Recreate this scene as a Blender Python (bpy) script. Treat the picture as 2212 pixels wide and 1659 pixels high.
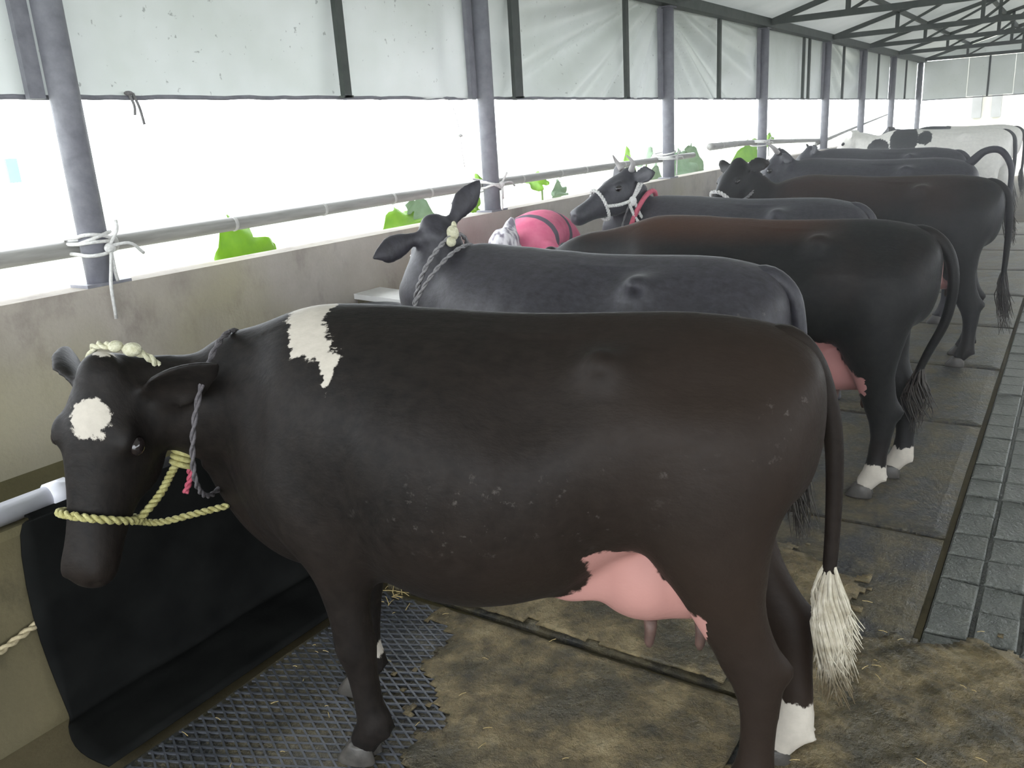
import bpy, bmesh, math, random
import numpy as np
from mathutils import Vector, Matrix
random.seed(7); RNG = np.random.default_rng(7)
SC = bpy.context.scene
for o in list(bpy.data.objects): bpy.data.objects.remove(o)
COL = SC.collection
PI = math.pi
R = math.radians

# ------------------------------------------------------------------ camera, world, exposure
def norm(v): v = np.array(v, float); return v / np.linalg.norm(v)
FPX = 1813.7
_c = np.array([1106.0, 829.5])
_X = norm([2350 - _c[0], 215 - _c[1], FPX]); _Z = -norm([1490 - _c[0], 6960 - _c[1], FPX])
_Y = np.cross(_Z, _X); _Y = norm(_Y); _Z = np.cross(_X, _Y)
_R = np.stack([_X, _Y, _Z])
cd = bpy.data.cameras.new('camera'); cam = bpy.data.objects.new('camera', cd); COL.objects.link(cam)
cd.sensor_width = 36; cd.lens = FPX / 2212 * 36; cd.clip_end = 300
M = Matrix.Identity(4)
for i in range(3):
    M[i][0] = _R[i, 0]; M[i][1] = -_R[i, 1]; M[i][2] = -_R[i, 2]
M[0][3], M[1][3], M[2][3] = 0, 0, 1.60
cam.matrix_world = M
SC.camera = cam
SKY = 7.0
w = bpy.data.worlds.new('overcast_sky'); SC.world = w; w.use_nodes = True
bg = w.node_tree.nodes['Background']; bg.inputs[0].default_value = (0.90, 0.95, 1.0, 1); bg.inputs[1].default_value = SKY
SC.view_settings.view_transform = 'Standard'; SC.view_settings.look = 'None'
SC.view_settings.gamma = 1; SC.view_settings.use_curve_mapping = False
SC.view_settings.exposure = 0.0
try:
    SC.cycles.use_denoising = True; SC.cycles.use_adaptive_sampling = True; SC.cycles.adaptive_threshold = .02; SC.cycles.max_bounces = 8; SC.cycles.diffuse_bounces = 5
    SC.cycles.transmission_bounces = 5; SC.cycles.sample_clamp_indirect = 8
except Exception: pass

# ------------------------------------------------------------------ materials
class NT:
    def __init__(s, name):
        s.m = bpy.data.materials.new(name); s.m.use_nodes = True; s.t = s.m.node_tree
        s.b = s.t.nodes['Principled BSDF']; s.out = s.t.nodes['Material Output']; s._co = None
    def n(s, ty, **kw):
        nd = s.t.nodes.new(ty)
        for k, v in kw.items(): setattr(nd, k, v)
        return nd
    def lk(s, a, b): s.t.links.new(a, b)
    def co(s, scale=(1, 1, 1)):
        tc = s.n('ShaderNodeTexCoord'); mp = s.n('ShaderNodeMapping'); mp.inputs['Scale'].default_value = scale
        s.lk(tc.outputs['Object'], mp.inputs['Vector']); return mp.outputs[0]
    def noise(s, sc=5, det=4, rough=.55, scale=(1, 1, 1)):
        nz = s.n('ShaderNodeTexNoise'); nz.inputs['Scale'].default_value = sc; nz.inputs['Detail'].default_value = det
        nz.inputs['Roughness'].default_value = rough; s.lk(s.co(scale), nz.inputs['Vector']); return nz.outputs['Fac']
    def ramp(s, fac, stops):
        r = s.n('ShaderNodeValToRGB'); e = r.color_ramp.elements
        e[0].position, e[0].color = stops[0][0], (*stops[0][1], 1); e[1].position, e[1].color = stops[-1][0], (*stops[-1][1], 1)
        for p, c in stops[1:-1]: x = e.new(p); x.color = (*c, 1)
        s.lk(fac, r.inputs[0]); return r.outputs[0]
    def mix(s, f, a, b):
        m = s.n('ShaderNodeMix', data_type='RGBA')
        for v, i in ((f, m.inputs[0]), (a, m.inputs[6]), (b, m.inputs[7])):
            if isinstance(v, (int, float)): i.default_value = v
            elif isinstance(v, tuple): i.default_value = (*v, 1)
            else: s.lk(v, i)
        return m.outputs[2]
    def math(s, op, a, b=0.0, clamp=False):
        m = s.n('ShaderNodeMath', operation=op, use_clamp=clamp)
        for v, i in ((a, m.inputs[0]), (b, m.inputs[1])):
            if isinstance(v, (int, float)): i.default_value = v
            else: s.lk(v, i)
        return m.outputs[0]
    def smooth(s, v, lo, hi):
        m = s.n('ShaderNodeMapRange', interpolation_type='SMOOTHSTEP'); s.lk(v, m.inputs[0])
        m.inputs[1].default_value = lo; m.inputs[2].default_value = hi; return m.outputs[0]
    def attr(s, name):
        a = s.n('ShaderNodeAttribute'); a.attribute_name = name; return a.outputs['Fac']
    def set(s, col=None, rough=None, spec=None, metal=None, bump=None, bs=.3, bd=.01):
        b = s.b
        if col is not None:
            if isinstance(col, tuple): b.inputs['Base Color'].default_value = (*col, 1)
            else: s.lk(col, b.inputs['Base Color'])
        if rough is not None:
            if isinstance(rough, (int, float)): b.inputs['Roughness'].default_value = rough
            else: s.lk(rough, b.inputs['Roughness'])
        if spec is not None: b.inputs['Specular IOR Level'].default_value = spec
        if metal is not None: b.inputs['Metallic'].default_value = metal
        if bump is not None:
            bp = s.n('ShaderNodeBump'); bp.inputs['Strength'].default_value = bs; bp.inputs['Distance'].default_value = bd
            s.lk(bump, bp.inputs['Height']); s.lk(bp.outputs[0], b.inputs['Normal'])
        return s.m

def simple(name, c0, c1, sc=8, rough=.7, bs=.2, spec=.4, scale=(1, 1, 1), bd=.01, metal=0):
    t = NT(name); nz = t.noise(sc, 5, .6, scale)
    return t.set(t.ramp(nz, [(.3, c0), (.7, c1)]), rough, spec, metal, nz, bs, bd)

def m_concrete(name, c0, c1, c2, stain, damp=None):
    t = NT(name)
    big = t.noise(1.3, 5, .6, (1, 1, .7)); mid = t.noise(5, 6, .65, (1, 1, .6)); fine = t.noise(60, 3, .6)
    base = t.ramp(big, [(.3, c0), (.52, c1), (.72, c2)])
    st = t.smooth(mid, .5, .72)
    col = t.mix(t.math('MULTIPLY', st, .85), base, stain); col = t.mix(t.math('MULTIPLY', t.smooth(t.noise(.9, 3, .5), .5, .7), .45), col, tuple(x * f for x, f in zip(c1, (1.0, 1.02, .62))))
    col = t.mix(t.math('MULTIPLY', fine, .35), col, tuple(x * .6 for x in c1))
    bmp = t.math('ADD', t.math('MULTIPLY', mid, .6), t.math('MULTIPLY', fine, .4))
    return t.set(col, .85, .3, 0, bmp, .35, .01)

MAT = {}
MAT['wall'] = m_concrete('rendered_concrete', (.34, .305, .255), (.47, .425, .375), (.58, .535, .495), (.27, .23, .205))
MAT['manger'] = m_concrete('manger_concrete', (.07, .062, .036), (.11, .095, .055), (.16, .135, .075), (.035, .032, .02))
MAT['white_slab'] = simple('pale_finish', (.55, .54, .52), (.75, .74, .72), 6, .7)
MAT['stall'] = m_concrete('stall_concrete', (.06, .05, .03), (.11, .09, .05), (.17, .14, .08), (.04, .035, .02))
def m_mat():
    t = NT('rubber_matting'); big = t.noise(2.2, 6, .65); mid = t.noise(9, 6, .7); fine = t.noise(70, 4, .7)
    rub = t.ramp(fine, [(.3, (.020, .022, .024)), (.7, (.045, .047, .05))])
    dung = t.ramp(mid, [(.3, (.055, .045, .020)), (.55, (.11, .088, .045)), (.75, (.17, .14, .075))])
    f = t.smooth(t.math('ADD', t.math('MULTIPLY', big, .75), t.math('MULTIPLY', mid, .25)), .40, .56)
    col = t.mix(t.math('MULTIPLY', f, .8), rub, dung)
    spk = t.noise(38, 5, .75); col = t.mix(t.math('MULTIPLY', t.smooth(spk, .52, .66), .55), col, (.03, .027, .016)); col = t.mix(t.math('MULTIPLY', t.smooth(spk, .50, .36), .35), col, (.23, .20, .13))
    rg = t.math('ADD', .10, t.math('MULTIPLY', mid, .6))
    return t.set(col, rg, .6, 0, t.math('ADD', t.math('MULTIPLY', fine, .7), mid), .9, .012)
MAT['mat'] = m_mat()
def m_stud():
    t = NT('rubber_stud'); mid = t.noise(9, 5, .7); fine = t.noise(80, 3, .6)
    col = t.ramp(mid, [(.3, (.03, .033, .04)), (.7, (.085, .09, .105))])
    return t.set(col, t.math('ADD', .25, t.math('MULTIPLY', fine, .4)), .55, 0, fine, .3, .004)
MAT['stud'] = m_stud()
def m_dung():
    t = NT('wet_dung'); a = t.noise(7, 7, .7); b = t.noise(45, 5, .7)
    col = t.ramp(a, [(.32, (.032, .026, .010)), (.46, (.12, .088, .036)), (.57, (.22, .165, .075)), (.74, (.34, .27, .145))])
    col = t.mix(t.math('MULTIPLY', t.smooth(b, .5, .75), .6), col, (.06, .06, .025))
    wet = t.smooth(t.noise(2.6, 5, .65), .46, .60); col = t.mix(t.math('MULTIPLY', wet, .72), col, (.040, .036, .020))
    return t.set(col, t.math('SUBTRACT', t.math('ADD', .18, t.math('MULTIPLY', b, .7)), t.math('MULTIPLY', wet, .22)), .65, 0, t.math('ADD', a, b), 1.0, .02)
MAT['dung'] = m_dung()
def m_block():
    t = NT('wet_alley_block'); a = t.noise(6, 6, .7); b = t.noise(50, 4, .7)
    col = t.ramp(a, [(.3, (.05, .055, .048)), (.55, (.095, .10, .088)), (.75, (.14, .14, .115))])
    return t.set(col, t.math('ADD', .02, t.math('MULTIPLY', b, .7)), .7, 0, t.math('ADD', t.math('MULTIPLY', a, .6), b), .8, .012)
MAT['block'] = m_block()
MAT['grout'] = simple('wet_grout', (.03, .03, .026), (.07, .07, .06), 20, .15, .4, .6)
MAT['steel'] = simple('grey_painted_steel', (.16, .16, .185), (.25, .25, .28), 14, .5, .15)
MAT['truss'] = simple('dull_green_grey_steel', (.045, .055, .05), (.085, .095, .085), 9, .6, .1)
MAT['bamboo'] = simple('weathered_bamboo', (.20, .195, .18), (.34, .33, .31), 6, .6, .2, scale=(.5, 6, 6))
MAT['node'] = simple('bamboo_node', (.35, .34, .32), (.5, .49, .47), 20, .6)
MAT['white_rope'] = simple('white_rope', (.55, .54, .52), (.75, .74, .72), 80, .8, .6)
MAT['grey_rope'] = simple('grey_rope', (.16, .155, .16), (.27, .26, .26), 90, .8, .6)
MAT['yellow_rope'] = simple('yellow_rope', (.28, .25, .08), (.46, .43, .20), 90, .8, .6)
MAT['cream_rope'] = simple('cream_rope', (.42, .40, .26), (.62, .6, .46), 90, .8, .6)
MAT['tan_rope'] = simple('tan_rope', (.35, .29, .18), (.5, .43, .28), 90, .8, .6)
MAT['red_strap'] = simple('faded_red_strap', (.38, .06, .10), (.55, .12, .17), 60, .8, .4)
MAT['dark_strap'] = simple('dark_rope', (.06, .055, .06), (.12, .11, .115), 90, .8, .6)
MAT['pipe'] = simple('white_plastic_pipe', (.62, .62, .68), (.74, .74, .80), 5, .3, .03)
MAT['black_layer'] = simple('near_black_layer', (.004, .0042, .0042), (.010, .0105, .010), 6, .8, .3, .06)
MAT['black_plastic'] = simple('black_plastic', (.02, .02, .022), (.035, .035, .037), 6, .45, .1)
MAT['hoof'] = simple('hoof_horn', (.03, .028, .025), (.075, .068, .06), 20, .45, .3)
MAT['horn'] = simple('cattle_horn', (.30, .28, .27), (.48, .46, .46), 12, .45, .2)
MAT['eye'] = simple('eye_dark', (.008, .006, .006), (.014, .010, .01), 5, .08, 0, .6)
MAT['straw'] = simple('straw', (.33, .24, .09), (.48, .38, .18), 30, .7)
MAT['skin'] = simple('brown_skin', (.13, .07, .045), (.19, .10, .065), 12, .6, .05)
MAT['dark_cloth'] = simple('dark_cloth', (.03, .03, .04), (.06, .06, .075), 14, .9)
MAT['ground'] = simple('pale_yard', (.24, .25, .20), (.34, .34, .29), .6, .9, .1)
MAT['pale_wall'] = simple('pale_plaster', (.66, .64, .55), (.75, .73, .64), 2, .9, .1)
MAT['pale_pillar'] = simple('grey_pillar', (.22, .22, .21), (.30, .30, .29), 2, .9, .1)
MAT['teal'] = simple('pale_teal_panel', (.16, .36, .33), (.20, .42, .38), 2, .6, .05)
def m_leaf(name, c0, c1):
    t = NT(name); nz = t.noise(9, 4, .6); col = t.ramp(nz, [(.3, c0), (.7, c1)])
    t.set(col, .45, .4, 0, nz, .3, .01)
    tr = t.n('ShaderNodeBsdfTranslucent'); t.lk(col, tr.inputs[0]); mx = t.n('ShaderNodeMixShader'); mx.inputs[0].default_value = .4
    t.lk(t.b.outputs[0], mx.inputs[1]); t.lk(tr.outputs[0], mx.inputs[2]); t.lk(mx.outputs[0], t.out.inputs[0]); return t.m
MAT['leaf'] = m_leaf('fresh_green_leaf', (.15, .33, .008), (.22, .42, .015))
MAT['leaf_pale'] = m_leaf('pale_leaf', (.16, .26, .14), (.26, .36, .24))
MAT['stem'] = m_leaf('leaf_stalk', (.14, .24, .05), (.20, .30, .08))
def m_tarp():
    t = NT('translucent_tarpaulin'); big = t.noise(1.4, 4, .6); sp = t.noise(26, 3, .6); mid = t.noise(5, 5, .6)
    col = t.ramp(big, [(.3, (.52, .55, .51)), (.7, (.66, .68, .67))])
    spot = t.math('MULTIPLY', t.smooth(sp, .66, .72), .6)
    col = t.mix(spot, col, (.12, .12, .11))
    t.set(col, .30, .5, 0, mid, .15, .02)
    tr = t.n('ShaderNodeBsdfTranslucent'); tc = t.mix(.4, col, (.54, .58, .565)); t.lk(tc, tr.inputs[0])
    mx = t.n('ShaderNodeMixShader'); mx.inputs[0].default_value = .115
    t.lk(t.b.outputs[0], mx.inputs[1]); t.lk(tr.outputs[0], mx.inputs[2]); t.lk(mx.outputs[0], t.out.inputs[0]); return t.m
MAT['tarp'] = m_tarp()
def m_roof():
    t = NT('roof_sheeting'); big = t.noise(.8, 4, .6)
    col = t.ramp(big, [(.3, (.46, .48, .45)), (.7, (.62, .63, .60))])
    t.set(col, .5, .4, 0, big, .05, .02)
    tr = t.n('ShaderNodeBsdfTranslucent'); t.lk(col, tr.inputs[0]); mx = t.n('ShaderNodeMixShader'); mx.inputs[0].default_value = .085
    t.lk(t.b.outputs[0], mx.inputs[1]); t.lk(tr.outputs[0], mx.inputs[2]); t.lk(mx.outputs[0], t.out.inputs[0]); return t.m
MAT['roof'] = m_roof()
def m_shirt():
    t = NT('pink_striped_shirt'); wv = t.n('ShaderNodeTexWave', wave_type='BANDS', bands_direction='X'); wv.inputs['Scale'].default_value = 1.5
    wv.inputs['Distortion'].default_value = .6; wv.inputs['Phase Offset'].default_value = 2.6
    t.lk(t.co((1, .25, .35)), wv.inputs['Vector'])
    f = t.smooth(wv.outputs['Fac'], .90, .94); nz = t.noise(12, 4)
    return t.set(t.mix(f, t.ramp(nz, [(.3, (.70, .13, .25)), (.7, (.82, .22, .34))]), (.13, .11, .14)), .85, .2, 0, nz, .2)
MAT['shirt'] = m_shirt()
def m_scarf():
    t = NT('white_patterned_cloth'); nz = t.noise(30, 2, .5, (1, 1, .35))
    return t.set(t.ramp(nz, [(.40, (.25, .22, .27)), (.55, (.74, .70, .74)), (.7, (.84, .82, .84))]), .9, .2, 0, nz, .5)
MAT['scarf'] = m_scarf()

def m_coat(name, dark, mid, brown, white=(.47, .43, .37), pink=(.37, .19, .165), sheen=.5, spec=.35):
    t = NT(name)
    hair = t.noise(60, 4, .65, (.5, 1, .5)); blot = t.noise(3.2, 4, .6); fine = t.noise(160, 3, .6, (.3, 1, .5))
    col = t.ramp(hair, [(.3, dark), (.7, mid)])
    bf = t.math('MULTIPLY', t.math('ADD', t.attr('brown'), t.math('MULTIPLY', t.math('SUBTRACT', blot, .5), .5), True), .9)
    col = t.mix(bf, col, brown)
    jag = t.math('MULTIPLY', t.math('SUBTRACT', hair, .5), .055)
    dirt = t.math('MULTIPLY', t.smooth(t.noise(30, 4, .7), .60, .70), t.attr('dirt'))
    col = t.mix(t.math('MULTIPLY', dirt, .35), col, (.20, .18, .16))
    wcol = t.ramp(hair, [(.3, tuple(x * .85 for x in white)), (.7, white)])
    pcol = t.ramp(blot, [(.3, pink), (.7, tuple(min(1, x * 1.12) for x in pink))])
    wm = t.smooth(t.math('ADD', t.attr('white'), jag), -.003, .003)
    pm = t.smooth(t.math('ADD', t.attr('pink'), t.math('MULTIPLY', jag, .7)), -.004, .004)
    col = t.mix(wm, col, wcol); col = t.mix(pm, col, pcol)
    t.set(col, t.math('ADD', .42, t.math('MULTIPLY', fine, .25)), spec, 0, t.math('ADD', t.math('MULTIPLY', hair, .5), fine), .22, .004)
    t.b.inputs['Sheen Weight'].default_value = sheen * .08; t.b.inputs['Sheen Roughness'].default_value = .4
    return t.m
MAT['coat_a'] = m_coat('black_brown_coat', (.006, .0052, .0048), (.014, .0115, .010), (.026, .017, .012), sheen=.1, spec=.13)
MAT['coat_b'] = m_coat('black_coat', (.012, .0115, .015), (.034, .032, .042), (.036, .028, .026), sheen=1.6, spec=.5)
MAT['coat_c'] = m_coat('black_russet_coat', (.006, .006, .006), (.013, .0125, .012), (.055, .024, .012), pink=(.36, .17, .16), spec=.2)
MAT['coat_w'] = m_coat('black_white_coat', (.014, .014, .015), (.03, .03, .031), (.05, .04, .03), white=(.88, .86, .80))
def m_switch():
    t = NT('pale_tail_hair'); nz = t.noise(40, 3); tc = t.n('ShaderNodeTexCoord'); sx = t.n('ShaderNodeSeparateXYZ'); t.lk(tc.outputs['Object'], sx.inputs[0])
    f = t.smooth(t.math('ADD', sx.outputs['Z'], t.math('MULTIPLY', t.math('SUBTRACT', nz, .5), .16)), .24, .42)   # stained lower ends
    return t.set(t.mix(f, (.10, .075, .04), t.ramp(nz, [(.3, (.34, .30, .22)), (.7, (.54, .50, .41))])), .7, .3)
MAT['switch_w'] = m_switch()
MAT['switch_d'] = simple('dark_tail_hair', (.02, .018, .015), (.05, .042, .035), 40, .6, .2)

# ------------------------------------------------------------------ object helpers
def mesh_obj(name, verts, faces, mat, parent=None, smooth=False):
    me = bpy.data.meshes.new(name); me.from_pydata([tuple(map(float, v)) for v in verts], [], [tuple(map(int, f)) for f in faces])
    me.validate(); me.update()
    if smooth: me.polygons.foreach_set('use_smooth', [True] * len(me.polygons))
    me.materials.append(MAT[mat] if isinstance(mat, str) else mat)
    o = bpy.data.objects.new(name, me); COL.objects.link(o)
    if parent is not None: o.parent = parent
    return o
def tag(o, label=None, cat=None, group=None, kind=None):
    if label: o['label'] = label
    if cat: o['category'] = cat
    if group: o['group'] = group
    if kind: o['kind'] = kind
    return o
def empty(name, loc=(0, 0, 0), rz=0):
    o = bpy.data.objects.new(name, None); COL.objects.link(o); o.location = loc; o.rotation_euler = (0, 0, rz); o.empty_display_size = .1
    return o
class MB:
    def __init__(s): s.v = []; s.f = []
    def add(s, v, f):
        b = len(s.v); s.v += [tuple(x) for x in v]; s.f += [tuple(i + b for i in q) for q in f]; return s
    def box(s, a, b, bev=0.0):
        (x0, y0, z0), (x1, y1, z1) = a, b
        if bev <= 0:
            v = [(x0, y0, z0), (x1, y0, z0), (x1, y1, z0), (x0, y1, z0), (x0, y0, z1), (x1, y0, z1), (x1, y1, z1), (x0, y1, z1)]
            return s.add(v, [(3, 2, 1, 0), (4, 5, 6, 7), (0, 1, 5, 4), (1, 2, 6, 5), (2, 3, 7, 6), (3, 0, 4, 7)])
        e = bev   # chamfered top edges
        v = [(x0, y0, z0), (x1, y0, z0), (x1, y1, z0), (x0, y1, z0), (x0, y0, z1 - e), (x1, y0, z1 - e), (x1, y1, z1 - e), (x0, y1, z1 - e),
             (x0 + e, y0 + e, z1), (x1 - e, y0 + e, z1), (x1 - e, y1 - e, z1), (x0 + e, y1 - e, z1)]
        f = [(3, 2, 1, 0), (8, 9, 10, 11)]
        for i in range(4):
            j = (i + 1) % 4; f += [(i, j, 4 + j, 4 + i), (4 + i, 4 + j, 8 + j, 8 + i)]
        return s.add(v, f)
    def beam(s, p, q, wd, ht, up=(0, 0, 1)):
        p, q = np.array(p, float), np.array(q, float); d = norm(q - p); u = np.array(up, float); sd = norm(np.cross(d, u)); u = np.cross(sd, d)
        v = [e + sd * a * wd / 2 + u * b * ht / 2 for e in (p, q) for a, b in ((-1, -1), (1, -1), (1, 1), (-1, 1))]
        return s.add(v, [(3, 2, 1, 0), (4, 5, 6, 7), (0, 1, 5, 4), (1, 2, 6, 5), (2, 3, 7, 6), (3, 0, 4, 7)])
    def tube(s, pts, r, n=8, closed=False):
        v, f = tube_geo(pts, r, n, closed); return s.add(v, f)
    def build(s, name, mat, parent=None, smooth=False): return mesh_obj(name, s.v, s.f, mat, parent, smooth)
def catmull(P, n):
    P = np.array(P, float); m = len(P)
    if m == 2: t = np.linspace(0, 1, n)[:, None]; return P[0] * (1 - t) + P[1] * t
    Q = np.vstack([2 * P[0] - P[1], P, 2 * P[-1] - P[-2]]); out = []
    for t in np.linspace(0, m - 1, n):
        i = min(int(t), m - 2); u = t - i; p0, p1, p2, p3 = Q[i:i + 4]
        out.append(.5 * (2 * p1 + (p2 - p0) * u + (2 * p0 - 5 * p1 + 4 * p2 - p3) * u * u + (3 * p1 - p0 - 3 * p2 + p3) * u ** 3))
    return np.array(out)
def tube_geo(pts, r, n=8, closed=False):
    P = np.array(pts, float); m = len(P); R = np.full(m, r) if np.isscalar(r) else np.array(r, float)
    if closed: T = np.roll(P, -1, 0) - np.roll(P, 1, 0)
    else: T = np.gradient(P, axis=0)
    T /= np.linalg.norm(T, axis=1)[:, None] + 1e-12
    ref = np.array([0, 0, 1.0]) if abs(T[0][2]) < .9 else np.array([1.0, 0, 0]); u = norm(np.cross(T[0], ref)); V = []
    for i in range(m):
        u = u - T[i] * np.dot(u, T[i]); u = norm(u); w_ = np.cross(T[i], u)
        for k in range(n): a = 2 * PI * k / n; V.append(P[i] + R[i] * (u * math.cos(a) + w_ * math.sin(a)))
    F = []
    for i in range(m if closed else m - 1):
        j = (i + 1) % m
        for k in range(n): l = (k + 1) % n; F.append((i * n + k, i * n + l, j * n + l, j * n + k))
    if not closed: F += [tuple(range(n))[::-1], tuple((m - 1) * n + k for k in range(n))]
    return V, F
def rings_geo(rings):
    n = len(rings[0]); V = [p for r in rings for p in r]; F = []
    for i in range(len(rings) - 1):
        for k in range(n): l = (k + 1) % n; F.append((i * n + k, i * n + l, (i + 1) * n + l, (i + 1) * n + k))
    F += [tuple(range(n))[::-1], tuple((len(rings) - 1) * n + k for k in range(n))]
    return V, F
def ell_tube(nodes, lat=(0, 1, 0), n=18, m=None):
    """nodes: (pos, in-plane radius, lateral radius)"""
    A = np.array([[*p, a, b] for p, a, b in nodes], float); m = m or 6 * len(nodes); A = catmull(A, m)
    P = A[:, :3]; T = np.gradient(P, axis=0); T /= np.linalg.norm(T, axis=1)[:, None]; L0 = np.array(lat, float); R = []
    for i in range(m):
        L = norm(L0 - T[i] * np.dot(L0, T[i])); U = np.cross(L, T[i])
        R.append([P[i] + max(A[i, 3], .004) * U * math.cos(a) + max(A[i, 4], .004) * L * math.sin(a) for a in np.linspace(0, 2 * PI, n, endpoint=False)])
    return rings_geo(R)
def ellipsoid(c, r, ax=None, nu=14, nv=9):
    c = np.array(c, float); ax = np.eye(3) if ax is None else np.array(ax, float); R = []
    for j in range(nv):
        ph = PI * (j + .35) / (nv - .3); R.append([c + (math.sin(ph) * math.cos(a) * r[0]) * ax[0] + (math.sin(ph) * math.sin(a) * r[1]) * ax[1] + (-math.cos(ph) * r[2]) * ax[2] for a in np.linspace(0, 2 * PI, nu, endpoint=False)])
    return rings_geo(R)
def remesh(mb, voxel, it=6, wfn=None, wit=0):
    """union all closed shells into one continuous skin; returns verts, faces, normals"""
    me = bpy.data.meshes.new('tmp'); me.from_pydata([tuple(map(float, v)) for v in mb.v], [], mb.f); me.validate()
    bm = bmesh.new(); bm.from_mesh(me); bmesh.ops.recalc_face_normals(bm, faces=bm.faces); bm.to_mesh(me); bm.free()
    o = bpy.data.objects.new('tmp', me); COL.objects.link(o)
    md = o.modifiers.new('r', 'REMESH'); md.mode = 'VOXEL'; md.voxel_size = voxel; md.use_smooth_shade = True
    dg = bpy.context.evaluated_depsgraph_get(); m2 = bpy.data.meshes.new_from_object(o.evaluated_get(dg))
    bpy.data.objects.remove(o); bpy.data.meshes.remove(me)
    nv = len(m2.vertices); V = np.empty(nv * 3); m2.vertices.foreach_get('co', V); V = V.reshape(-1, 3)
    ne = len(m2.edges); E = np.empty(ne * 2, int); m2.edges.foreach_get('vertices', E); E = E.reshape(-1, 2)
    deg = np.bincount(E.ravel(), minlength=nv).astype(float)
    def lap(V, lam):
        S = np.zeros_like(V)
        for a in range(3): S[:, a] = np.bincount(E[:, 0], V[E[:, 1], a], nv) + np.bincount(E[:, 1], V[E[:, 0], a], nv)
        return V + lam * (S / np.maximum(deg, 1)[:, None] - V)
    for _ in range(it): V = lap(V, .55); V = lap(V, -.45)
    if wfn is not None:
        wv = (wfn(V) * .6)[:, None]
        for _ in range(wit): V = lap(V, wv)
    m2.vertices.foreach_set('co', V.ravel()); m2.update()
    N = np.empty(nv * 3); m2.vertices.foreach_get('normal', N)
    return m2, V, N.reshape(-1, 3)
def sd_poly(px, py, poly):
    poly = np.array(poly, float); d = np.full(px.shape, 1e9); ins = np.zeros(px.shape, bool); n = len(poly)
    for i in range(n):
        a, b = poly[i], poly[(i + 1) % n]; ex, ey = b - a; wx, wy = px - a[0], py - a[1]
        t = np.clip((wx * ex + wy * ey) / (ex * ex + ey * ey), 0, 1); d = np.minimum(d, (wx - ex * t) ** 2 + (wy - ey * t) ** 2)
        c = ((a[1] > py) != (b[1] > py)) & (px < (b[0] - a[0]) * (py - a[1]) / (b[1] - a[1] + 1e-12) + a[0]); ins ^= c
    return np.where(ins, 1, -1) * np.sqrt(d)     # positive inside
def sd_ell(V, c, r):
    q = (V - np.array(c)) / np.array(r); return (1 - np.linalg.norm(q, axis=1)) * min(r)

# ------------------------------------------------------------------ the setting
WY = 3.35; WTOP = 1.10; X0, X1 = -4.0, 23.6
POLES = [2.0, 4.95, 8.07, 11.08, 14.25, 16.9, 19.8, 23.3]
EAVE = 2.72; RIDGE_Y = -0.9; OPP_Y = -5.15; SLOPE = .285
def S(o): return tag(o, kind='structure')
S(MB().box((-30, -40, -.6), (90, 60, -.42)).build('ground', 'ground'))
fl = S(MB().box((X0, .265, -.4), (X1, 2.42, -.022)).build('floor', 'stall'))
al = S(MB().box((X0, -1.9, -.4), (X1, .262, -.018)).build('floor_alley', 'grout'))
S(MB().box((X0, OPP_Y, -.4), (X1, -1.902, 0)).build('floor_far_stalls', 'stall'))
S(MB().box((X0, WY, -.4), (X1, WY + .15, WTOP)).build('wall_left', 'wall'))
S(MB().box((X0, OPP_Y - .15, -.4), (X1, OPP_Y, WTOP)).build('wall_right', 'wall'))
# alley blocks, each its own piece, shared meshes
proto = []
for k in range(4):
    mb = MB().box((-.091, -.061, -.05), (.091, .061, .0), .006); o = mb.build('block', 'block', al)
    for vtx in o.data.vertices:
        if vtx.co.z > -.01: vtx.co.z += random.uniform(-.003, .003); vtx.co.x += random.uniform(-.004, .004)
    proto.append(o); 
blk = 0
rest = MB()
for ci in range(14):
    yc = .198 - ci * .134
    for ri in range(-20, 112):
        xc = 2.16 + ri * .196
        if ci < 4 and 0 <= ri < 56:
            o = proto[blk] if blk < 4 else proto[blk % 4].copy()
            if blk >= 4: COL.objects.link(o); o.parent = al
            o.location = (xc, yc, random.uniform(-.004, .003)); o.rotation_euler = (random.uniform(-.012, .012), random.uniform(-.012, .012), 0); blk += 1
        else: rest.box((xc - .091, yc - .061, -.05), (xc + .091, yc + .061, random.uniform(-.003, .002)), .006)
tag(rest.build('block_field', 'block', al), kind='stuff')

# manger
def manger():
    m = MB(); prof = [(2.40, -.4), (2.40, .60), (2.42, .62), (2.50, .62), (2.53, .58), (2.60, .36), (2.75, .30), (3.20, .32), (WY - .002, .44), (WY - .002, -.4)]
    xs = np.linspace(X0, X1, 30); V = [(x, y, z) for x in xs for y, z in prof]; n = len(prof); F = []
    for i in range(len(xs) - 1):
        for k in range(n): l = (k + 1) % n; F.append((i * n + k, i * n + l, (i + 1) * n + l, (i + 1) * n + k))
    F += [tuple(range(n)), tuple((len(xs) - 1) * n + k for k in range(n))[::-1]]
    return m.add(V, F).build('wall_manger', 'manger')
S(manger())
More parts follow.
